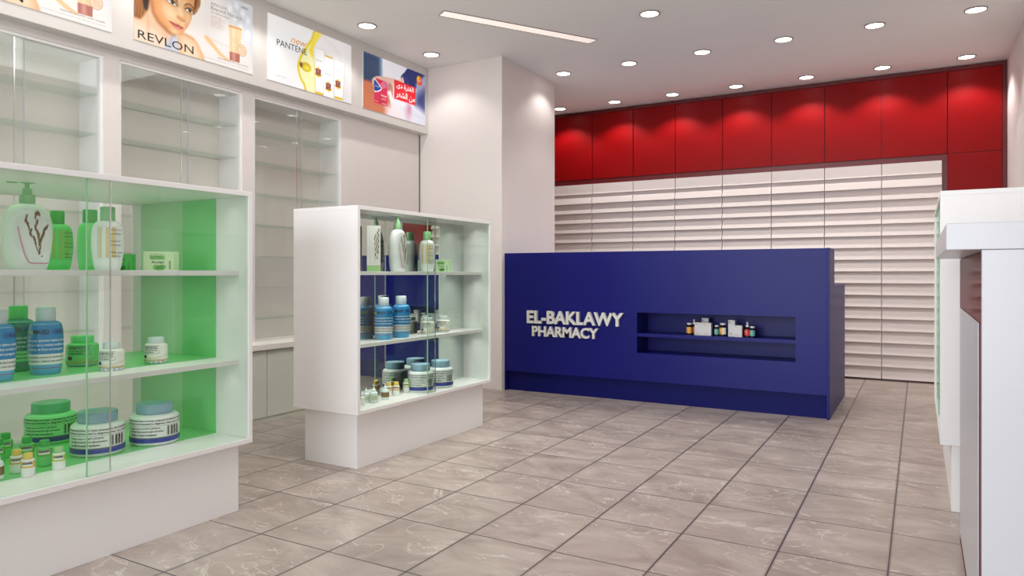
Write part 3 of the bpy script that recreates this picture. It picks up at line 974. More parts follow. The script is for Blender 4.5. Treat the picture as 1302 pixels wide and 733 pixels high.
# navy sleeve and trousers
P.blob([(0.575, 0.43), (0.64, 0.50), (0.72, 0.56), (0.99, 0.575), (0.90, 0.42), (0.83, 0.37), (0.72, 0.355), (0.63, 0.375)], (28, 42, 112), 0.006)
P.stroke([(0.60, 0.44), (0.66, 0.44), (0.70, 0.38)], 0.006, (70, 92, 168), 0.7, 0.008)
P.stroke([(0.66, 0.51), (0.72, 0.46), (0.76, 0.37)], 0.006, (14, 22, 72), 0.8, 0.008)
P.poly([(0.83, 0.42), (1.0, 0.56), (1.0, 0.17), (0.82, 0.20)], (172, 172, 206), 0.02)
P.poly([(0.84, 0.30), (1.0, 0.40), (1.0, 0.15), (0.82, 0.20)], (44, 52, 112), 0.05, 0.9)
P.ell(0.885, 0.468, 0.045, 0.052, (246, 138, 20), 0.003)
P.ell(0.905, 0.455, 0.030, 0.036, (240, 60, 26), 0.008, 0.8)
P.ell(0.868, 0.485, 0.020, 0.024, (252, 206, 40), 0.008, 0.9)
# hand behind the box
P.blob([(0.125, 0.29), (0.15, 0.325), (0.20, 0.352), (0.30, 0.372), (0.42, 0.385), (0.56, 0.40), (0.60, 0.44), (0.63, 0.39), (0.58, 0.35), (0.47, 0.33), (0.455, 0.21), (0.44, 0.195),
        (0.41, 0.25), (0.36, 0.24), (0.30, 0.30), (0.16, 0.26)], (236, 190, 172), 0.004)
P.blob([(0.36, 0.30), (0.40, 0.33), (0.44, 0.30), (0.44, 0.22), (0.41, 0.26), (0.36, 0.24)], (176, 104, 92), 0.012, 0.7)
P.stroke([(0.14, 0.30), (0.135, 0.26), (0.15, 0.24)], 0.008, (226, 160, 140), 1, 0.004)
# pink box
P.poly([(0.162, 0.330), (0.359, 0.326), (0.359, 0.089), (0.159, 0.083)], (226, 28, 82), 0.003)
P.poly([(0.30, 0.328), (0.359, 0.326), (0.359, 0.28), (0.20, 0.20), (0.165, 0.21)], (246, 120, 150), 0.006, 0.9)
P.poly([(0.24, 0.20), (0.359, 0.10), (0.359, 0.089), (0.23, 0.086)], (200, 16, 60), 0.01, 0.8)
P.blob([(0.160, 0.325), (0.20, 0.305), (0.25, 0.27), (0.275, 0.245), (0.25, 0.215), (0.20, 0.195), (0.160, 0.198)], (250, 250, 252), 0.003)
P.blob([(0.163, 0.305), (0.20, 0.290), (0.24, 0.262), (0.262, 0.245), (0.24, 0.225), (0.20, 0.207), (0.163, 0.210)], (20, 56, 160), 0.003)
P.blob([(0.32, 0.315), (0.345, 0.295), (0.35, 0.28), (0.33, 0.29)], (30, 110, 190), 0.003)
P.poly([(0.467, 0.382), (0.824, 0.380), (0.822, 0.187), (0.467, 0.187)], (222, 16, 34), 0.003)
P.ell(0.70, 0.10, 0.04, 0.07, (226, 150, 180), 0.04, 0.8)
P.ell(0.72, 0.14, 0.02, 0.03, (190, 90, 130), 0.03, 0.6)
P.build('print', t, -0.495, M['poster'])
b = MB(); f = pf(-0.495)
Wk = ink('poster_ink_white', (255, 255, 255))
text_on(b, '\uFEEF\uFEA9 \uFE93\uFEAE\uFE98\uFED4\uFEDF\uFE8D', f, 0.505, 0.300, 0.285, 0.068, Wk, bold=0.012)
text_on(b, '\uFEAE\uFEEC\uFEB8\uFEDF\uFE8D \uFEE6\uFEE3', f, 0.495, 0.200, 0.315, 0.082, Wk, bold=0.012)
b.build('headline', t)
b = MB()
text_on(b, 'بايودال'[::-1], f, 0.172, 0.238, 0.082, 0.028, Wk)
text_on(b, 'Intimate', f, 0.262, 0.168, 0.088, 0.020, Wk, bold=0.01)
text_on(b, 'care', f, 0.265, 0.135, 0.07, 0.016, ink('poster_ink_cream', (246, 214, 196)))
text_on(b, 'sensitive', f, 0.275, 0.094, 0.075, 0.013, Wk)
text_on(b, '60 g', f, 0.170, 0.098, 0.05, 0.008, Wk)
text_on(b, 'cd', f, 0.868, 0.455, 0.036, 0.022, Wk, bold=0.01)
for j in range(3):
    text_on(b, ['ask your pharmacist about it', 'for external use', 'www.website.com'][j], f, 0.56 + 0.05 * j, 0.118 - 0.022 * j, 0.30, 0.006, ink('poster_ink_grey', (150, 146, 140)))
b.build('small_print', t)

# ================================================================== PRODUCTS
def superloft(secs, n=40):
    """secs: (z, a, b, e): superellipse half-axes a (x) and b (y), exponent e. returns verts, faces and a surface function"""
    def pt(a_, b_, e, th):
        c, s = math.cos(th), math.sin(th)
        r = (abs(c / a_) ** e + abs(s / b_) ** e) ** (-1 / e)
        return r * c, r * s
    vs, fs = [], []
    for z, a_, b_, e in secs:
        for i in range(n):
            x, y = pt(a_, b_, e, 2 * PI * i / n)
            vs.append((x, y, z))
    for j in range(len(secs) - 1):
        for i in range(n):
            i2 = (i + 1) % n
            fs.append((j * n + i, j * n + i2, (j + 1) * n + i2, (j + 1) * n + i))
    fs.append(tuple(reversed(range(n))))
    fs.append(tuple(range((len(secs) - 1) * n, len(secs) * n)))
    zs = [s[0] for s in secs]
    def ab(z):
        z = max(zs[0], min(zs[-1], z))
        for j in range(len(secs) - 1):
            if z <= secs[j + 1][0] + 1e-9:
                q = (z - secs[j][0]) / max(1e-9, secs[j + 1][0] - secs[j][0])
                return tuple(secs[j][k] * (1 - q) + secs[j + 1][k] * q for k in (1, 2, 3))
        return secs[-1][1:]
    def surf(y, z, off=0.0006):
        """label coordinates: y = distance across the front (+x side), z = height"""
        a_, b_, e = ab(z)
        R_ = b_ if b_ > a_ * 1.3 else (a_ + b_) / 2
        if b_ > a_ * 1.3:
            yy = max(-b_ * 0.999, min(b_ * 0.999, y))
            x = a_ * (1 - abs(yy / b_) ** e) ** (1 / e)
            return (x + off, yy, z)
        th = y / R_
        x, yy = pt(a_, b_, e, th)
        l = math.hypot(x, yy)
        return (x * (l + off) / l, yy * (l + off) / l, z)
    return vs, fs, surf

def smooth_secs(keys, e, k=4):
    """keys (z, a, b) interpolated smoothly"""
    out = []
    n = len(keys)
    for i in range(n - 1):
        p0, p1, p2, p3 = (np.array(keys[max(0, min(n - 1, i + j - 1))], float) for j in range(4))
        for s in range(k):
            u = s / k
            v = 0.5 * (2 * p1 + (p2 - p0) * u + (2 * p0 - 5 * p1 + 4 * p2 - p3) * u * u + (3 * p1 - p0 - 3 * p2 + p3) * u ** 3)
            out.append((float(v[0]), max(0.002, float(v[1])), max(0.002, float(v[2])), e))
    z, a_, b_ = keys[-1]
    out.append((z, a_, b_, e))
    return out

def pm(name, rgb, rough=0.35, **kw):
    if name not in M:
        M[name] = mat(name, rgb, rough, vary=0.015, **kw)
    return M[name]

def barcode(b, x0, z0, w_, h, surf, m, n=11, off=0.0009):
    x = x0
    rr = random.Random(3)
    ws = [rr.choice((1, 1, 2, 3)) for _ in range(2 * n)]
    u = w_ / sum(ws)
    for i, q in enumerate(ws):
        if i % 2 == 0:
            rect_on(b, x, z0, q * u, h, lambda a_, c_: surf(a_, c_, off), m)
        x += q * u

HIDE = []
def proto(name, label, cat):
    return thing(name, (0, 0, 0), 0, label, cat)

# ---- big cream jar
def make_big_jar(body_rgb, lid_rgb, tagn):
    t = proto('cream_jar', '', 'jar')
    bm_ = pm('jar_body_' + tagn, body_rgb, 0.3); lm = pm('jar_lid_' + tagn, lid_rgb, 0.35)
    r = 0.112
    secs = smooth_secs([(0.0, r * 0.90, r * 0.90), (0.008, r * 0.97, r * 0.97), (0.02, r, r), (0.06, r, r), (0.11, r, r), (0.128, r * 0.98, r * 0.98),
                        (0.140, r * 0.90, r * 0.90), (0.146, r * 0.74, r * 0.74)], 2.0)
    vs, fs, surf = superloft(secs, 48)
    MB().add(vs, fs, bm_, True).build('body', t)
    MB().lathe([(0.080, 0.146), (0.083, 0.148), (0.083, 0.190), (0.080, 0.194), (0.001, 0.195)], lm, 48).build('lid', t)
    b = MB()
    bl = pm('jar_band_blue', (24, 50, 150)); gr = pm('jar_band_grey', (92, 98, 104)); K_ = M['black']
    rect_on(b, -0.35, 0.016, 0.70, 0.020, lambda x, y: surf(x, y, 0.0008), bl, 60, 1)
    rect_on(b, -0.35, 0.036, 0.70, 0.006, lambda x, y: surf(x, y, 0.0008), gr, 60, 1)
    rect_on(b, -0.19, 0.0970, 0.38, 0.0010, lambda x, y: surf(x, y, 0.0008), M['grey_print'], 30, 1)
    s2 = lambda x, y: surf(x, y, 0.0009)
    text_on(b, 'These statements have not been evaluated by the Food and Drug', s2, -0.165, 0.1165, 0.33, 0.0115, K_, bold=0.02)
    text_on(b, 'This product is not intended to diagnose, treat, cure, or prevent', s2, -0.165, 0.1020, 0.33, 0.0115, K_, bold=0.02)
    text_on(b, 'Storage: store at 15-30°C (59-86°F).', s2, -0.125, 0.080, 0.150, 0.0110, K_, bold=0.02)
    text_on(b, 'Keep tightly closed, away from light and moisture.', s2, -0.125, 0.065, 0.165, 0.0110, K_, bold=0.02)
    text_on(b, 'Use within 36 months of manufacture.', s2, -0.125, 0.050, 0.135, 0.0110, K_, bold=0.02)
    barcode(b, 0.056, 0.047, 0.070, 0.046, surf, K_, 8)
    b.build('label_print', t)
    return t

# ---- tall blue bottle
def make_blue_bottle(top, low, cap, band, tagn):
    t = proto('lotion_bottle', '', 'bottle')
    mt, ml = pm('bottle_upper_' + tagn, top, 0.25), pm('bottle_lower_' + tagn, low, 0.25)
    keys = [(0.0, 0.048, 0.050), (0.006, 0.054, 0.056), (0.05, 0.060, 0.062), (0.12, 0.064, 0.066), (0.18, 0.063, 0.065), (0.215, 0.058, 0.060), (0.228, 0.048, 0.050), (0.233, 0.034, 0.036)]
    secs = smooth_secs(keys, 2.4)
    vs, fs, surf = superloft(secs, 40)
    b = MB()
    n = 40
    lowf = [f for f in fs if max(vs[i][2] for i in f) <= 0.0505]
    upf = [f for f in fs if f not in lowf]
    b.add(vs, lowf, ml, True)
    b.add(vs, upf, mt, True)
    b.build('body', t)
    MB().lathe([(0.036, 0.233), (0.037, 0.235), (0.037, 0.286), (0.034, 0.292), (0.001, 0.293)], pm('cap_' + tagn, cap, 0.35), 36).build('cap', t)
    b = MB()
    rect_on(b, -0.19, 0.046, 0.38, 0.046, lambda x, y: surf(x, y, 0.0008), pm('label_band_' + tagn, band), 48, 1)
    rect_on(b, -0.19, 0.0300, 0.38, 0.0024, lambda x, y: surf(x, y, 0.0008), pm('red_line', (170, 40, 52)), 48, 1)
    s2 = lambda x, y: surf(x, y, 0.0012)
    wt = pm('pale_print', (214, 232, 238))
    text_on(b, 'Derma', s2, -0.100, 0.178, 0.052, 0.020, pm('lime_print', (176, 206, 40)), bold=0.01)
    text_on(b, 'MAX53', s2, -0.045, 0.178, 0.056, 0.020, M['black'], bold=0.03)
    text_on(b, 'CHROMA', s2, 0.024, 0.178, 0.072, 0.021, pm('navy_print', (30, 34, 110)), bold=0.01)
    for j, (s_, w_) in enumerate((('Consult your physician before starting', 0.165), ('this or if you have a medical condition, take', 0.17), ('medications, or if you are pregnant', 0.15))):
        text_on(b, s_, s2, -0.088, 0.143 - j * 0.0190, w_ * 1.05, 0.0140, wt, bold=0.02)
    text_on(b, 'This has not been evaluated by the Food and Drug', s2, -0.088, 0.0730, 0.176, 0.0100, M['black'], bold=0.02)
    text_on(b, 'and is not intended to diagnose, treat, cure or prevent', s2, -0.088, 0.0560, 0.176, 0.0100, M['black'], bold=0.02)
    text_on(b, 'contains vitamins and extracts', s2, -0.05, 0.2185, 0.10, 0.0045, wt)
    b.build('label_print', t)
    return t

# ---- small pill jar
def make_pill_jar(body, cap, tagn):
    t = proto('pill_jar', '', 'jar')
    bm_ = pm('pill_body_' + tagn, body, 0.3)
    r = 0.052
    secs = smooth_secs([(0, r * 0.85, r * 0.85), (0.005, r * 0.94, r * 0.94), (0.014, r, r), (0.05, r, r), (0.08, r, r), (0.092, r * 0.93, r * 0.93), (0.098, r * 0.74, r * 0.74)], 2.0)
    vs, fs, surf = superloft(secs, 36)
    MB().add(vs, fs, bm_, True).build('body', t)
    MB().lathe([(0.036, 0.098), (0.0365, 0.099), (0.0365, 0.124), (0.034, 0.127), (0.001, 0.1275)], pm('pill_cap_' + tagn, cap, 0.4), 32).build('cap', t)
    b = MB()
    s1 = lambda x, y: surf(x, y, 0.0006); s2 = lambda x, y: surf(x, y, 0.001)
    gold = pm('gold_print', (186, 148, 34))
    for (x0, z0, w_, h) in ((-0.052, 0.088, 0.078, 0.0012), (-0.052, 0.050, 0.078, 0.0012), (0.025, 0.050, 0.0012, 0.038), (-0.052, 0.050, 0.0012, 0.038)):
        rect_on(b, x0, z0, w_, h, s1, M['black'], 12, 1)
    for j, (s_, w_) in enumerate((('Concrete Instruction', 0.068), ('By the FDA. This product', 0.070), ('is not for diagnose, treat', 0.068), ('Cure any disease.', 0.052))):
        text_on(b, s_, s2, -0.049, 0.0795 - j * 0.0090, w_, 0.0076, M['black'], bold=0.03)
    b.lathe([(0.0001, 0), (0.0001, 0.0001)], M['black'], 3)
    vsd = [s2(-0.042 + 0.010 * math.cos(q), 0.036 + 0.009 * math.sin(q)) for q in np.linspace(0, 2 * PI, 13)[:-1]]
    b.add(vsd, [tuple(range(12))], M['black'])
    rect_on(b, -0.16, 0.0145, 0.32, 0.0035, s1, gold, 40, 1)
    for k in range(14):
        rect_on(b, -0.075 + k * 0.011, 0.0195, 0.007, 0.003, s1, gold)
    for k in range(2):
        for i in range(14):
            x = -0.03 + i * 0.007
            z = 0.026 + (0.020 if k == 0 else 0.012) * (i / 14) ** 2 + 0.004 * k
            rect_on(b, x, z, 0.0072, 0.0009, s1, gold)
    for k in range(8):
        rect_on(b, -0.070 + k * 0.022, 0.0035, 0.010, 0.009, s1, pm('pale_blue_print', (150, 186, 224)), 2, 2)
    b.build('label_print', t)
    return t

# ---- vial with coloured cap
def make_vial(cap, band, tagn, body=(236, 238, 236)):
    t = proto('supplement_vial', '', 'vial')
    bm_ = pm('vial_body_' + tagn, body, 0.3)
    r = 0.0245
    MB().lathe([(r * 0.85, 0), (r * 0.97, 0.004), (r, 0.008), (r, 0.064), (r * 0.95, 0.070), (r * 0.72, 0.073), (0.001, 0.0735)], bm_, 28).build('body', t)
    MB().lathe([(0.0155, 0.0735), (0.017, 0.075), (0.017, 0.094), (0.0155, 0.097), (0.001, 0.0975)], pm('vial_cap_' + tagn, cap, 0.4), 28).build('cap', t)
    b = MB()
    sf = lambda x, y, off=0.0006: ((r + off) * math.cos(x / r), (r + off) * math.sin(x / r), y)
    rect_on(b, -r * PI * 0.98, 0.040, 2 * r * PI * 0.98, 0.026, sf, pm('vial_band_' + tagn, band), 32, 1)
    rect_on(b, -0.026, 0.046, 0.040, 0.018, lambda x, y: sf(x, y, 0.0009), pm('white_print', (228, 230, 226)), 8, 1)
    for k in range(9):
        rect_on(b, -0.024 + k * 0.004, 0.054, 0.0030, 0.0085, lambda x, y: sf(x, y, 0.0012), M['black'])
    b.build('label_print', t)
    return t

# ---- small dropper bottle
def make_dropper(label_rgb, tagn):
    t = proto('dropper_bottle', '', 'dropper bottle')
    bm_ = pm('dropper_plastic', (222, 234, 230), 0.25)
    r = 0.027
    MB().lathe([(r * 0.88, 0), (r * 0.98, 0.003), (r, 0.008), (r, 0.062), (r * 0.9, 0.071), (r * 0.62, 0.077), (0.001, 0.078)], bm_, 28).build('body', t)
    MB().lathe([(0.015, 0.077), (0.0155, 0.088), (0.009, 0.091), (0.0055, 0.096), (0.0035, 0.110), (0.001, 0.111)], bm_, 20).build('nozzle', t)
    b = MB()
    sf = lambda x, y, off=0.0006: ((r + off) * math.cos(x / r), (r + off) * math.sin(x / r), y)
    rect_on(b, -r * 2.2, 0.020, r * 4.4, 0.034, sf, pm('dropper_label_' + tagn, label_rgb), 24, 1)
    for j in range(4):
        text_on(b, ['eye drops', 'sterile', 'solution', '10 ml'][j], lambda x, y: sf(x, y, 0.001), -0.018, 0.044 - j * 0.007, 0.034, 0.0045, pm('label_ink_' + tagn, (196, 176, 130) if tagn == 'brown' else (84, 128, 72)))
    b.build('label_print', t)
    return t

# ---- pump bottle with plant motif
def make_pump_bottle(body, pump, tagn, label=True):
    t = proto('pump_bottle', '', 'pump bottle')
    bm_ = pm('pump_body_' + tagn, body, 0.3)
    pm_ = pm('pump_head_' + tagn, pump, 0.35)
    keys = [(0.0, 0.038, 0.062), (0.006, 0.042, 0.070), (0.04, 0.046, 0.080), (0.10, 0.050, 0.089), (0.16, 0.050, 0.093), (0.21, 0.048, 0.090), (0.25, 0.044, 0.077), (0.272, 0.037, 0.060), (0.282, 0.030, 0.042), (0.285, 0.026, 0.032)]
    q_ = 0.75
    secs = smooth_secs(keys, 2.3)
    vs, fs, surf = superloft(secs, 56)
    MB().add(vs, fs, bm_, True).build('body', t)
    MB().lathe([(0.030, 0.285), (0.030, 0.323), (0.019, 0.325), (0.018, 0.350), (0.009, 0.352), (0.008, 0.374)], pm_, 28).build('pump_collar', t)
    b = MB()
    # flat oval pump head with a drooping spout
    hd = [(0.372, 0.006, 0.010), (0.376, 0.014, 0.034), (0.381, 0.016, 0.044), (0.385, 0.014, 0.040), (0.387, 0.004, 0.010)]
    v2, f2, _ = superloft([(z, a_, b_, 2.0) for z, a_, b_ in hd], 24)
    b.add(v2, f2, pm_, True)
    b.box(-0.006, 0.006, -0.075, -0.035, 0.372, 0.382, pm_, 0.003)
    b.build('pump_head', t)
    b = MB()
    s1 = lambda x, y: surf(x * q_, y, 0.0008); s2 = lambda x, y: surf(x * q_, y, 0.0014)
    lab = pm('label_pearl_' + tagn, tuple(int(q * 0.97) for q in body))
    # label plate
    rows = [(0.018, -0.02, 0.094), (0.10, -0.062, 0.116), (0.16, -0.070, 0.121), (0.22, -0.058, 0.112), (0.262, -0.030, 0.070)]
    for (za, l0, r0), (zb, l1, r1) in zip(rows[:-1], rows[1:]):
        nn = 14
        vs_, fs_ = [], []
        for i in range(nn + 1):
            vs_.append(s1(l0 + (r0 - l0) * i / nn, za)); vs_.append(s1(l1 + (r1 - l1) * i / nn, zb))
        for i in range(nn):
            fs_.append((2 * i, 2 * i + 2, 2 * i + 3, 2 * i + 1))
        b.add(vs_, fs_, lab)
    pink = pm('pink_line', (206, 84, 140)); br = pm('olive_brown_print', (110, 84, 30))
    def line(pts, w_, m):
        for (ax, ay), (bx_, by_) in zip(pts[:-1], pts[1:]):
            d_ = Vector((bx_ - ax, by_ - ay)); L_ = d_.length
            n_ = Vector((-d_.y, d_.x)) / L_ * w_
            k_ = max(1, int(L_ / 0.012))
            for q in range(k_):
                p0 = Vector((ax, ay)) + d_ * q / k_; p1 = Vector((ax, ay)) + d_ * (q + 1) / k_
                poly_on(b, [p0 - n_, p1 - n_, p1 + n_, p0 + n_], s2, m)
    line([(-0.052, 0.185), (-0.040, 0.13), (-0.018, 0.062), (-0.002, 0.036), (0.012, 0.030), (0.098, 0.030)], 0.0018, pink)
    line([(-0.046, 0.185), (-0.034, 0.13), (-0.012, 0.066), (0.002, 0.042)], 0.0012, pm('pale_pink_line', (232, 176, 200)))
    if label:
        stems = [[(0.050, 0.065), (0.034, 0.11), (0.010, 0.16), (-0.006, 0.20), (-0.012, 0.235)], [(0.050, 0.065), (0.048, 0.12), (0.036, 0.17), (0.034, 0.24)],
                 [(0.052, 0.068), (0.060, 0.12), (0.074, 0.16), (0.088, 0.19)], [(0.050, 0.068), (0.036, 0.095), (0.030, 0.12)]]
        for s_ in stems: line(s_, 0.0013, br)
        def leaf(cx, cz, L_, ang):
            c, s = math.cos(ang), math.sin(ang)
            pts = [(-L_, 0), (-L_ * 0.3, L_ * 0.28), (L_ * 0.5, L_ * 0.22), (L_, 0), (L_ * 0.5, -L_ * 0.22), (-L_ * 0.3, -L_ * 0.28)]
            poly_on(b, [(cx + x * c - y * s, cz + x * s + y * c) for x, y in pts], s2, br)
        rl = random.Random(5)
        for s_ in stems[:3]:
            for (ax, ay), (bx_, by_) in zip(s_[1:-1], s_[2:]):
                for q in (0.15, 0.5, 0.85):
                    cx = ax + (bx_ - ax) * q; cz = ay + (by_ - ay) * q
                    leaf(cx + rl.uniform(-0.006, 0.006), cz, rl.uniform(0.012, 0.019), PI / 2 + rl.uniform(-0.5, 0.5))
        for k in range(4):
            leaf(0.034 + 0.006 * k, 0.245 - 0.004 * (k % 2), 0.014, PI / 2 - 0.6 + 0.3 * k)
            leaf(0.052 + 0.004 * (k % 2), 0.080 + 0.016 * k, 0.013, PI / 2 + 0.3 * (-1) ** k)
        ring_ = [s2(0.064 + 0.004 * math.cos(q), 0.060 + 0.004 * math.sin(q)) for q in np.linspace(0, 2 * PI, 9)[:-1]]
        b.add(ring_, [tuple(range(8))], br)
    # barcode panel on the back
    bk = lambda x, y, off=0.0010: (-surf(x, y, off)[0], -surf(x, y, off)[1], y)
    rect_on(b, -0.036, 0.060, 0.072, 0.160, bk, pm('blue_panel', (116, 148, 172)), 8, 8)
    for k in range(9):
        rect_on(b, -0.018, 0.070 + k * 0.0165, 0.044, [0.011, 0.004, 0.008][k % 3], lambda x, y: bk(x, y, 0.0018), M['black'], 4, 1)
    b.build('label_print', t)
    return t

# ---- shampoo bottle with block cap and striped label
def make_shampoo(body, cap, stripe, tagn):
    t = proto('shampoo_bottle', '', 'bottle')
    keys = [(0.0, 0.036, 0.046), (0.005, 0.040, 0.052), (0.04, 0.043, 0.060), (0.11, 0.046, 0.068), (0.17, 0.045, 0.067), (0.205, 0.040, 0.060), (0.222, 0.032, 0.046), (0.228, 0.026, 0.030)]
    secs = smooth_secs(keys, 2.2)
    vs, fs, surf = superloft(secs, 44)
    MB().add(vs, fs, pm('shampoo_body_' + tagn, body, 0.3), True).build('body', t)
    MB().lathe([(0.030, 0.228), (0.031, 0.230), (0.031, 0.288), (0.029, 0.291), (0.001, 0.292)], pm('shampoo_cap_' + tagn, cap, 0.4), 32).build('cap', t)
    b = MB()
    s1 = lambda x, y: surf(x, y, 0.0008); s2 = lambda x, y: surf(x, y, 0.0014)
    base = pm('shampoo_label_' + tagn, tuple(int(q * 0.96) for q in body))
    rect_on(b, -0.030, 0.050, 0.096, 0.155, s1, base, 12, 10)
    for x0, w_ in ((-0.020, 0.012), (0.008, 0.014), (0.032, 0.016)):
        rect_on(b, x0, 0.058, w_, 0.138, s2, pm('shampoo_stripe_' + tagn, stripe), 2, 8)
    for j in range(8):
        s3 = lambda x, y: surf(x, y, 0.002)
        if j % 3 != 2:
            text_on(b, ['Rosemary', 'and mint', '', 'Repair', 'Protect', '', '400 ml', 'daily'][j], s3, 0.030, 0.180 - j * 0.017, 0.034, 0.007, pm('ink_blue_grey', (50, 54, 84)), bold=0.01)
    rect_on(b, -0.026, 0.056, 0.0010, 0.145, s2, pm('teal_line', (110, 170, 150)), 1, 8)
    b.build('label_print', t)
    return t

# ---- carton
def make_carton(w_, d_, h, base, name, ink_rgb, tagn, style):
    """front face on +x"""
    t = proto(name, '', 'box')
    MB().box(-d_ / 2, d_ / 2, -w_ / 2, w_ / 2, 0, h, pm('carton_' + tagn, base, 0.45), 0.001).build('carton_body', t)
    b = MB()
    f = lambda x, y: (d_ / 2 + 0.0006, x, y)
    f2 = lambda x, y: (d_ / 2 + 0.0010, x, y)
    m1 = pm('carton_ink_' + tagn, ink_rgb)
    if style == 'accept':
        rect_on(b, -w_ * 0.32, h * 0.58, w_ * 0.42, h * 0.22, f, m1)
        text_on(b, 'The Greatest', f2, -w_ * 0.31, h * 0.70, w_ * 0.34, h * 0.07, M['black'])
        text_on(b, 'Natural soap care', f2, -w_ * 0.31, h * 0.61, w_ * 0.38, h * 0.07, M['black'])
        text_on(b, 'no artificial colour', f2, -w_ * 0.31, h * 0.84, w_ * 0.38, h * 0.05, M['black'])
        text_on(b, 'Accept', f2, -w_ * 0.28, h * 0.34, w_ * 0.36, h * 0.18, M['black'], bold=0.012)
        for cx, cz, rr_ in ((-0.14, 0.18, 0.10), (-0.04, 0.13, 0.12), (0.04, 0.20, 0.09)):
            vv = [f(w_ * (cx + rr_ * math.cos(q)), h * (cz + 1.4 * rr_ * math.sin(q))) for q in np.linspace(0, 2 * PI, 13)[:-1]]
            b.add(vv, [tuple(range(12))], m1)
        for k in range(5):
            rect_on(b, w_ * 0.22, h * (0.08 + 0.09 * k), w_ * 0.05, h * 0.06, f, M['grey_print'])
            rect_on(b, w_ * 0.38, h * (0.08 + 0.17 * k), w_ * 0.02, h * 0.13, f, m1)
            rect_on(b, w_ * 0.44, h * (0.05 + 0.18 * k), w_ * 0.015, h * 0.12, f, m1)
    elif style == 'plant':
        rect_on(b, -w_ * 0.499, 0.0005, w_ * 0.998, h * 0.125, f, pm('soft_green_print', (150, 200, 128)))
        rect_on(b, -w_ * 0.499, h * 0.128, w_ * 0.998, h * 0.004, f, pm('pink_line', (206, 84, 140)))
        br = pm('olive_brown_print', (110, 84, 30))
        for sx_, zz in ((0.32, 0), (0.10, -0.12)):
            for k in range(9):
                cz = 0.90 + zz - k * 0.06
                cx = sx_ + 0.012 * k * (1 if sx_ < 0.2 else -0.3)
                pts = [(0, 0.05), (0.045, 0.015), (0.02, -0.04), (-0.04, -0.01)]
                poly_on(b, [(w_ * (cx + 0.05 * (-1) ** k + x), h * (cz + z)) for x, z in pts], f, br)
            rect_on(b, w_ * (sx_ - 0.01), h * (0.35 + zz), w_ * 0.02, h * 0.56, f, br)
        rect_on(b, -w_ * 0.30, h * 0.18, w_ * 0.012, h * 0.76, f, pm('teal_line', (110, 170, 150)))
        rect_on(b, -w_ * 0.30, h * 0.18, w_ * 0.55, h * 0.004, f, pm('teal_line', (110, 170, 150)))
    elif style == 'medicine':
        rect_on(b, -w_ * 0.38, h * 0.80, w_ * 0.18, h * 0.10, f, m1)
        rect_on(b, -w_ * 0.05, h * 0.76, w_ * 0.16, h * 0.03, f, pm('teal_print', (110, 176, 172)))
        text_on(b, 'FORM', f, -w_ * 0.38, h * 0.14, w_ * 0.42, h * 0.09, m1, bold=0.01)
        text_on(b, 'dietary capsules', f, -w_ * 0.38, h * 0.06, w_ * 0.55, h * 0.04, M['grey_print'])
    b.build('label_print', t)
    return t

# ---- amber / dark bottle for the counter niche
def make_dark_bottle(label_rgb, tagn, dropper=False, two=False):
    t = proto('medicine_dropper' if dropper else 'medicine_bottle', '', 'medicine bottle')
    dk = pm('dark_amber_glass', (18, 16, 18), 0.12)
    r = 0.026
    MB().lathe([(r * 0.9, 0), (r, 0.003), (r, 0.070), (r * 0.9, 0.080), (r * 0.55, 0.088), (r * 0.55, 0.095), (0.001, 0.0952)], dk, 28).build('body', t)
    wc = pm('cap_white', (226, 226, 226), 0.35)
    if dropper:
        MB().lathe([(0.016, 0.094), (0.016, 0.108), (0.008, 0.110), (0.008, 0.134), (0.005, 0.139), (0.001, 0.140)], wc, 22).build('dropper_cap', t)
    else:
        MB().lathe([(0.020, 0.092), (0.0215, 0.094), (0.0215, 0.107), (0.020, 0.109), (0.001, 0.1095)], wc, 28).build('cap', t)
    b = MB()
    sf = lambda x, y, off=0.0006: ((r + off) * math.cos(x / r), (r + off) * math.sin(x / r), y)
    rect_on(b, -r * 1.35, 0.014, r * 2.7, 0.056, sf, pm('niche_label_' + tagn, label_rgb), 20, 1)
    if two:
        rect_on(b, 0.004, 0.014, 0.030, 0.056, lambda x, y: sf(x, y, 0.0009), pm('white_print', (228, 230, 226)), 8, 1)
    s2 = lambda x, y: sf(x, y, 0.0013)
    text_on(b, 'VITA', s2, -0.024, 0.048, 0.024, 0.010, pm('cap_white', (226, 226, 226)), bold=0.01)
    text_on(b, 'PLUS', s2, -0.024, 0.034, 0.024, 0.008, pm('cap_white', (226, 226, 226)))
    b.build('label_print', t)
    return t

used = set()
def put(pr_, x, y, z, rz, label, group=None, scale=1.0):
    """first use moves the prototype itself, later uses copy it with its parts"""
    if pr_.name not in used:
        used.add(pr_.name)
        pr_.location = (x, y, z)
        pr_.rotation_euler = (0, 0, rz)
        pr_.scale = (scale, scale, scale) if isinstance(scale, (int, float)) else scale
        pr_['label'] = label
        if group: pr_['group'] = group
        return pr_
    return dup(pr_, (x, y, z), rz, label, group, scale)
def toward(x, y, extra=0.0):
    return math.atan2(-y, -x) + R(extra)

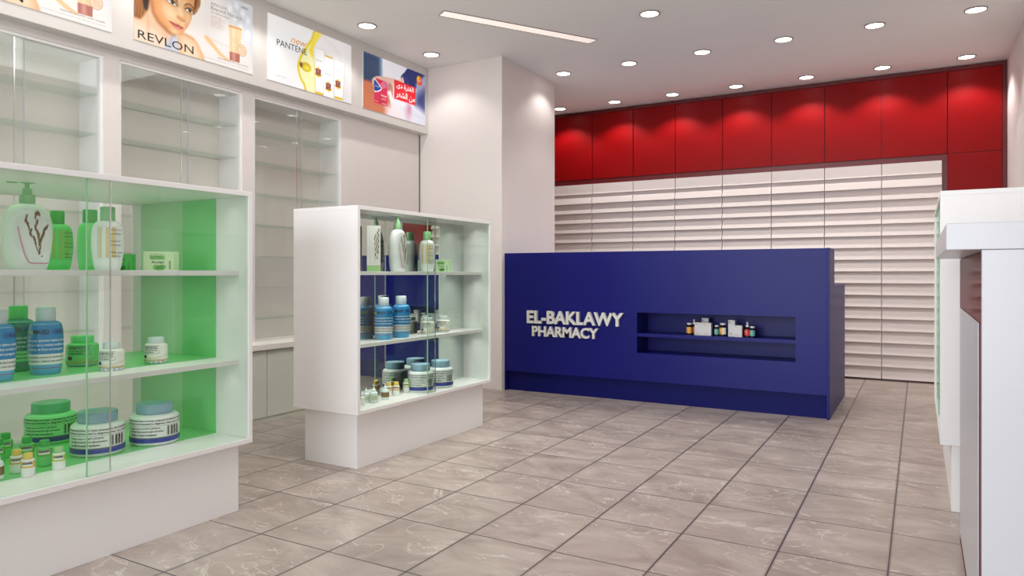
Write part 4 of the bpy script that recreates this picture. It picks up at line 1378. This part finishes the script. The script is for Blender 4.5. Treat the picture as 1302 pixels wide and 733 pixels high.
ZB, ZM, ZT = 0.367, 0.761, 1.215
ZBg, ZMg = 0.3695, 0.7635
jar = make_big_jar((226, 229, 226), (134, 168, 184), 'white')
jar_greenlit = make_big_jar((160, 232, 170), (84, 184, 130), 'green')  # jar with the green light put into its colour
blue = make_blue_bottle((28, 128, 184), (84, 170, 214), (206, 220, 222), (222, 226, 222), 'blue')
blue_greenlit = make_blue_bottle((10, 128, 112), (24, 152, 112), (84, 206, 104), (140, 226, 150), 'green')  # lotion bottle recoloured as if under the green light
pill = make_pill_jar((232, 232, 222), (206, 218, 216), 'white')
pill_greenlit = make_pill_jar((100, 212, 116), (96, 220, 122), 'green')  # pill jar with green light painted into body and cap
vial_y = make_vial((226, 196, 92), (230, 174, 40), 'yellow')
vial_gr = make_vial((156, 204, 140), (176, 204, 40), 'lime')
vial_greenlit = make_vial((54, 172, 74), (104, 178, 34), 'green', (112, 206, 124))  # vial colours include the green light
drop_b = make_dropper((116, 84, 30), 'brown')
drop_g = make_dropper((206, 220, 196), 'green')
pump = make_pump_bottle((228, 232, 230), (142, 188, 142), 'white')
pump_greenlit = make_pump_bottle((110, 214, 124), (96, 190, 106), 'green')  # pump bottle tinted to show the green light
sham = make_shampoo((226, 230, 226), (136, 196, 138), (212, 192, 136), 'white')
sham_greenlit = make_shampoo((116, 222, 130), (60, 176, 70), (166, 190, 76), 'green')  # shampoo bottle with the green light in its colours
box_a = make_carton(0.155, 0.06, 0.093, (198, 222, 176), 'soap_carton', (124, 190, 96), 'pale', 'accept')
box_greenlit = make_carton(0.130, 0.06, 0.088, (74, 190, 84), 'soap_carton', (44, 140, 54), 'bright', 'accept')  # soap carton coloured by the painted green light
box_p = make_carton(0.088, 0.05, 0.300, (226, 230, 224), 'lotion_carton', (110, 170, 150), 'plant', 'plant')
slim = make_carton(0.018, 0.03, 0.052, (236, 238, 232), 'tablet_carton', (110, 170, 150), 'slim', 'none')

# ---------------- cabinet at the left edge: front row white, back row with green light put into its colours
gA, gB = 'products in the left display cabinet', 'products in the middle display cabinet'
put(pump, -3.33, 1.62, ZT, toward(-3.33, 1.62, 6), 'large white pump bottle with brown plant motif on the top shelf, left cabinet', gA)
put(pump_greenlit, -3.66, 1.475, ZT, toward(-3.7, 1.5, 10), 'pump bottle with painted-in green light, cut off by the left edge of the photo, top shelf', gA)
put(sham, -3.23, 1.91, ZT, toward(-3.23, 1.91, -20), 'white shampoo bottle with tan striped label behind the sliding door overlap, left cabinet', gA)
put(sham_greenlit, -3.65, 1.91, ZT, toward(-3.65, 1.91, 0), 'shampoo bottle with olive stripes and painted-in green light just right of the large pump bottle', gA)
put(sham_greenlit, -3.45, 1.955, ZT, toward(-3.45, 1.955, 60), 'shampoo bottle with painted-in green light, half hidden by the white one, left cabinet', gA)
put(box_a, -3.24, 2.18, ZT, toward(-3.24, 2.18, 4), 'pale green printed soap carton on the top shelf, left cabinet', gA)
put(box_greenlit, -3.66, 2.235, ZT, toward(-3.66, 2.235, 10), 'soap carton with painted-in bright green light behind the white shampoo bottle, left cabinet', gA)
put(blue, -3.32, 1.69, ZM, toward(-3.32, 1.69, 0), 'blue lotion bottle with white cap right of the one with painted-in green light, left cabinet', gA)
put(blue, -3.27, 1.475, ZM, toward(-3.27, 1.475, 0), 'blue lotion bottle cut by the left edge of the photo', gA)
put(blue_greenlit, -3.52, 1.675, ZMg, toward(-3.52, 1.67, 0), 'dark lotion bottle with bright cap and painted-in green light, middle shelf', gA)
put(pill_greenlit, -3.46, 1.925, ZMg, toward(-3.46, 1.925, 0), 'pill jar with black framed text and painted-in green light, left cabinet', gA, (1.32, 1.32, 1.12))
put(pill, -3.19, 1.905, ZMg - 0.0025, toward(-3.19, 1.9, -14), 'white pill jar beside the pill jar with painted-in green light, left cabinet', gA)
put(pill, -3.24, 2.155, ZMg - 0.0, toward(-3.24, 2.15, -14), 'white pill jar standing alone at the right of the middle shelf, left cabinet', gA)
put(jar, -3.315, 1.914, ZBg, toward(-3.315, 1.914, 0), 'white cream jar with blue lid behind the door overlap, left cabinet', gA, (1.0, 1.0, 1.0))
put(jar, -3.28, 2.175, ZBg, toward(-3.28, 2.175, 0), 'white cream jar with blue lid nearest the end panel, left cabinet', gA)
put(jar_greenlit, -3.745, 1.93, ZBg, toward(-3.745, 1.93, 0), 'cream jar with painted-in green light at the back of the bottom shelf, left cabinet', gA, 1.0)

def at(u, v, z, r=0.0):
    """place helper: ground position whose base shows at picture position (u, v) for a shelf of height z"""
    a_ = (u - 651) / 904.3
    th = R(29.78)
    zc = (1.2 - z) * 904.3 / (v - 348.3) + r
    return (zc * (-math.sin(th) + a_ * math.cos(th)), zc * (math.cos(th) + a_ * math.sin(th)))
vialsA = [(vial_gr, 74.8, 599, 'lime-banded white vial with pale green cap, rightmost of the small vials in the left cabinet', ZB),
          (vial_y, 35.8, 608, 'yellow-capped vial in front, left cabinet', ZB),
          (vial_y, 21.3, 604, 'yellow-capped vial partly behind another yellow-capped one, left cabinet', ZB),
          (vial_greenlit, 56.5, 594, 'vial with painted-in green light standing beside the lime-banded white vial', ZBg),
          (vial_greenlit, 34.5, 589, 'vial with painted-in green light behind the yellow-capped vials, left cabinet', ZBg),
          (vial_greenlit, 7.0, 583.5, 'vial with painted-in green light farthest back at the left edge', ZBg),
          (vial_greenlit, -3.0, 592.5, 'vial with painted-in green light, cut by the left edge of the photo', ZBg),
          (drop_b, -5.0, 613, 'brown-labelled dropper bottle cut by the left edge of the photo', ZB)]
for pr_, u, v, lab, z in vialsA:
    x, y = at(u, v, z, 0.02)
    put(pr_, round(x, 3), round(y, 3), z if (x > -3.19 or z == ZBg) else ZBg, toward(x, y, 10), lab, gA, 1.14 if pr_ is vial_greenlit else 1.0)

# ---------------- middle cabinet
def along(u, x):
    """point of the line of sight through picture column u at depth x of the cabinet row"""
    a_ = (u - 651) / 904.3
    th = R(29.78)
    return x, x * (math.cos(th) + a_ * math.sin(th)) / (-math.sin(th) + a_ * math.cos(th))
for pr_, u, xr, z, turn, lab, sc_ in [
    (pump, 505.5, -3.09, ZT, 40, 'white pump bottle with plant motif in front on the top shelf, middle cabinet', (1.0, 0.72, 1.0)),
    (box_p, 475.2, -3.115, ZT, 0, 'white plant-print carton with green foot, middle cabinet', 1.0),
    (sham, 543.0, -3.11, ZT, -25, 'white shampoo bottle with green cap, top shelf of the middle cabinet', (1.0, 0.9, 1.0)),
    (box_a, 563.0, -3.10, ZT, 0, 'pale green soap carton on the top shelf, middle cabinet', (1, 0.80, 0.98)),
    (blue, 487.6, -3.108, ZM, 0, 'blue lotion bottle in front, left one of the pair, middle cabinet', 0.96),
    (blue, 509.8, -3.108, ZM, 0, 'blue lotion bottle farther along, right one of the pair, middle cabinet', 0.98),
    (pill, 543.5, -3.11, ZM, 0, 'white pill jar behind the sliding door overlap, middle cabinet', 0.96),
    (pill, 563.5, -3.11, ZM, 0, 'white pill jar nearest the far end panel, middle cabinet', 0.96),
    (jar, 534.5, -3.072, ZB, 0, 'white cream jar with blue lid in front, middle cabinet', (0.82, 0.82, 1.0)),
    (jar, 560.0, -3.072, ZB, 0, 'white cream jar with blue lid nearest the far end panel, middle cabinet', (0.84, 0.84, 1.0)),
    (vial_gr, 516.3, -3.125, ZB, 6, 'lime-banded vial beside the cream jar, middle cabinet', 0.97),
    (vial_y, 503.8, -3.10, ZB, 6, 'yellow-capped vial right of the other one, middle cabinet', 0.97),
    (vial_y, 494.0, -3.13, ZB, 6, 'yellow-capped vial behind the brown-labelled dropper bottle, middle cabinet', 0.97),
    (drop_b, 489.8, -3.065, ZB, 6, 'brown-labelled dropper bottle in the middle cabinet', 0.94),
    (drop_g, 475.4, -3.05, ZB, 6, 'green-labelled dropper bottle frontmost, middle cabinet', 0.96),
    (drop_g, 465.5, -3.10, ZB, 6, 'green-labelled dropper bottle behind and left of the frontmost one', 0.86),
    (slim, 461.6, -3.05, ZB, 6, 'tiny white carton beside the green-labelled dropper bottles', 1.0)]:
    x, y = along(u, xr)
    put(pr_, round(x, 3), round(y, 3), z, toward(x, y, turn), lab, gB, sc_)

# ---------------- right cabinet
put(jar, 0.215, 5.42, ZB, R(200), 'white cream jar glimpsed through the glass of the right-hand cabinet', 'products in the right display cabinet')

# ---------------- counter niche
ZN = 0.643
ylw = make_dark_bottle((226, 164, 44), 'yellow')
ylw2 = make_dark_bottle((226, 164, 44), 'yellow', two=True)
teal = make_dark_bottle((96, 170, 162), 'teal')
redd = make_dark_bottle((214, 54, 40), 'red', dropper=True)
mbx = make_carton(0.075, 0.055, 0.115, (206, 206, 206), 'medicine_carton', (222, 160, 50), 'med_y', 'medicine')
mbr = make_carton(0.060, 0.05, 0.152, (206, 206, 206), 'medicine_carton', (206, 60, 50), 'med_r', 'medicine')
gN = 'remedies in the counter niche'
def niche(pr_, u, dy, lab, sc_=1.0, rz=None):
    y = 6.34 + dy
    a_ = (u - 651) / 904.3
    th = R(29.78)
    q = (-math.sin(th) + a_ * math.cos(th)) / (math.cos(th) + a_ * math.sin(th))
    put(pr_, round(q * y, 3), round(y, 3), ZN, R(-90) if rz is None else rz, lab, gN, sc_)
niche(ylw, 876.5, 0.125, 'dark bottle with yellow label, leftmost in the counter niche', 0.98)
niche(redd, 882.6, 0.172, 'red-labelled dropper bottle half hidden by the left cartons', 0.98)
niche(mbx, 889.2, 0.115, 'plain pale carton at the left of the carton trio', 1.0)
niche(mbr, 897.5, 0.190, 'tall carton standing behind the other two left cartons', 1.0)
niche(mbx, 899.8, 0.110, 'pale carton with orange mark, right in front of the tall left carton', 1.0)
niche(teal, 911.2, 0.125, 'small dark bottle with teal label right of the carton trio', (0.80, 0.80, 0.86))
niche(ylw2, 919.2, 0.125, 'dark bottle with yellow and white label in the middle of the niche', (1.16, 1.16, 1.06))
niche(mbr, 930.9, 0.115, 'tall carton beside a shorter one, right half of the niche', 0.96)
niche(mbx, 939.2, 0.100, 'short pale carton with teal mark, right half of the niche', 0.88)
niche(redd, 950.2, 0.115, 'red-labelled dropper bottle in full view, right end of the niche', 0.95)
niche(teal, 956.8, 0.110, 'dark bottle with teal label, rightmost in the counter niche', 0.88)
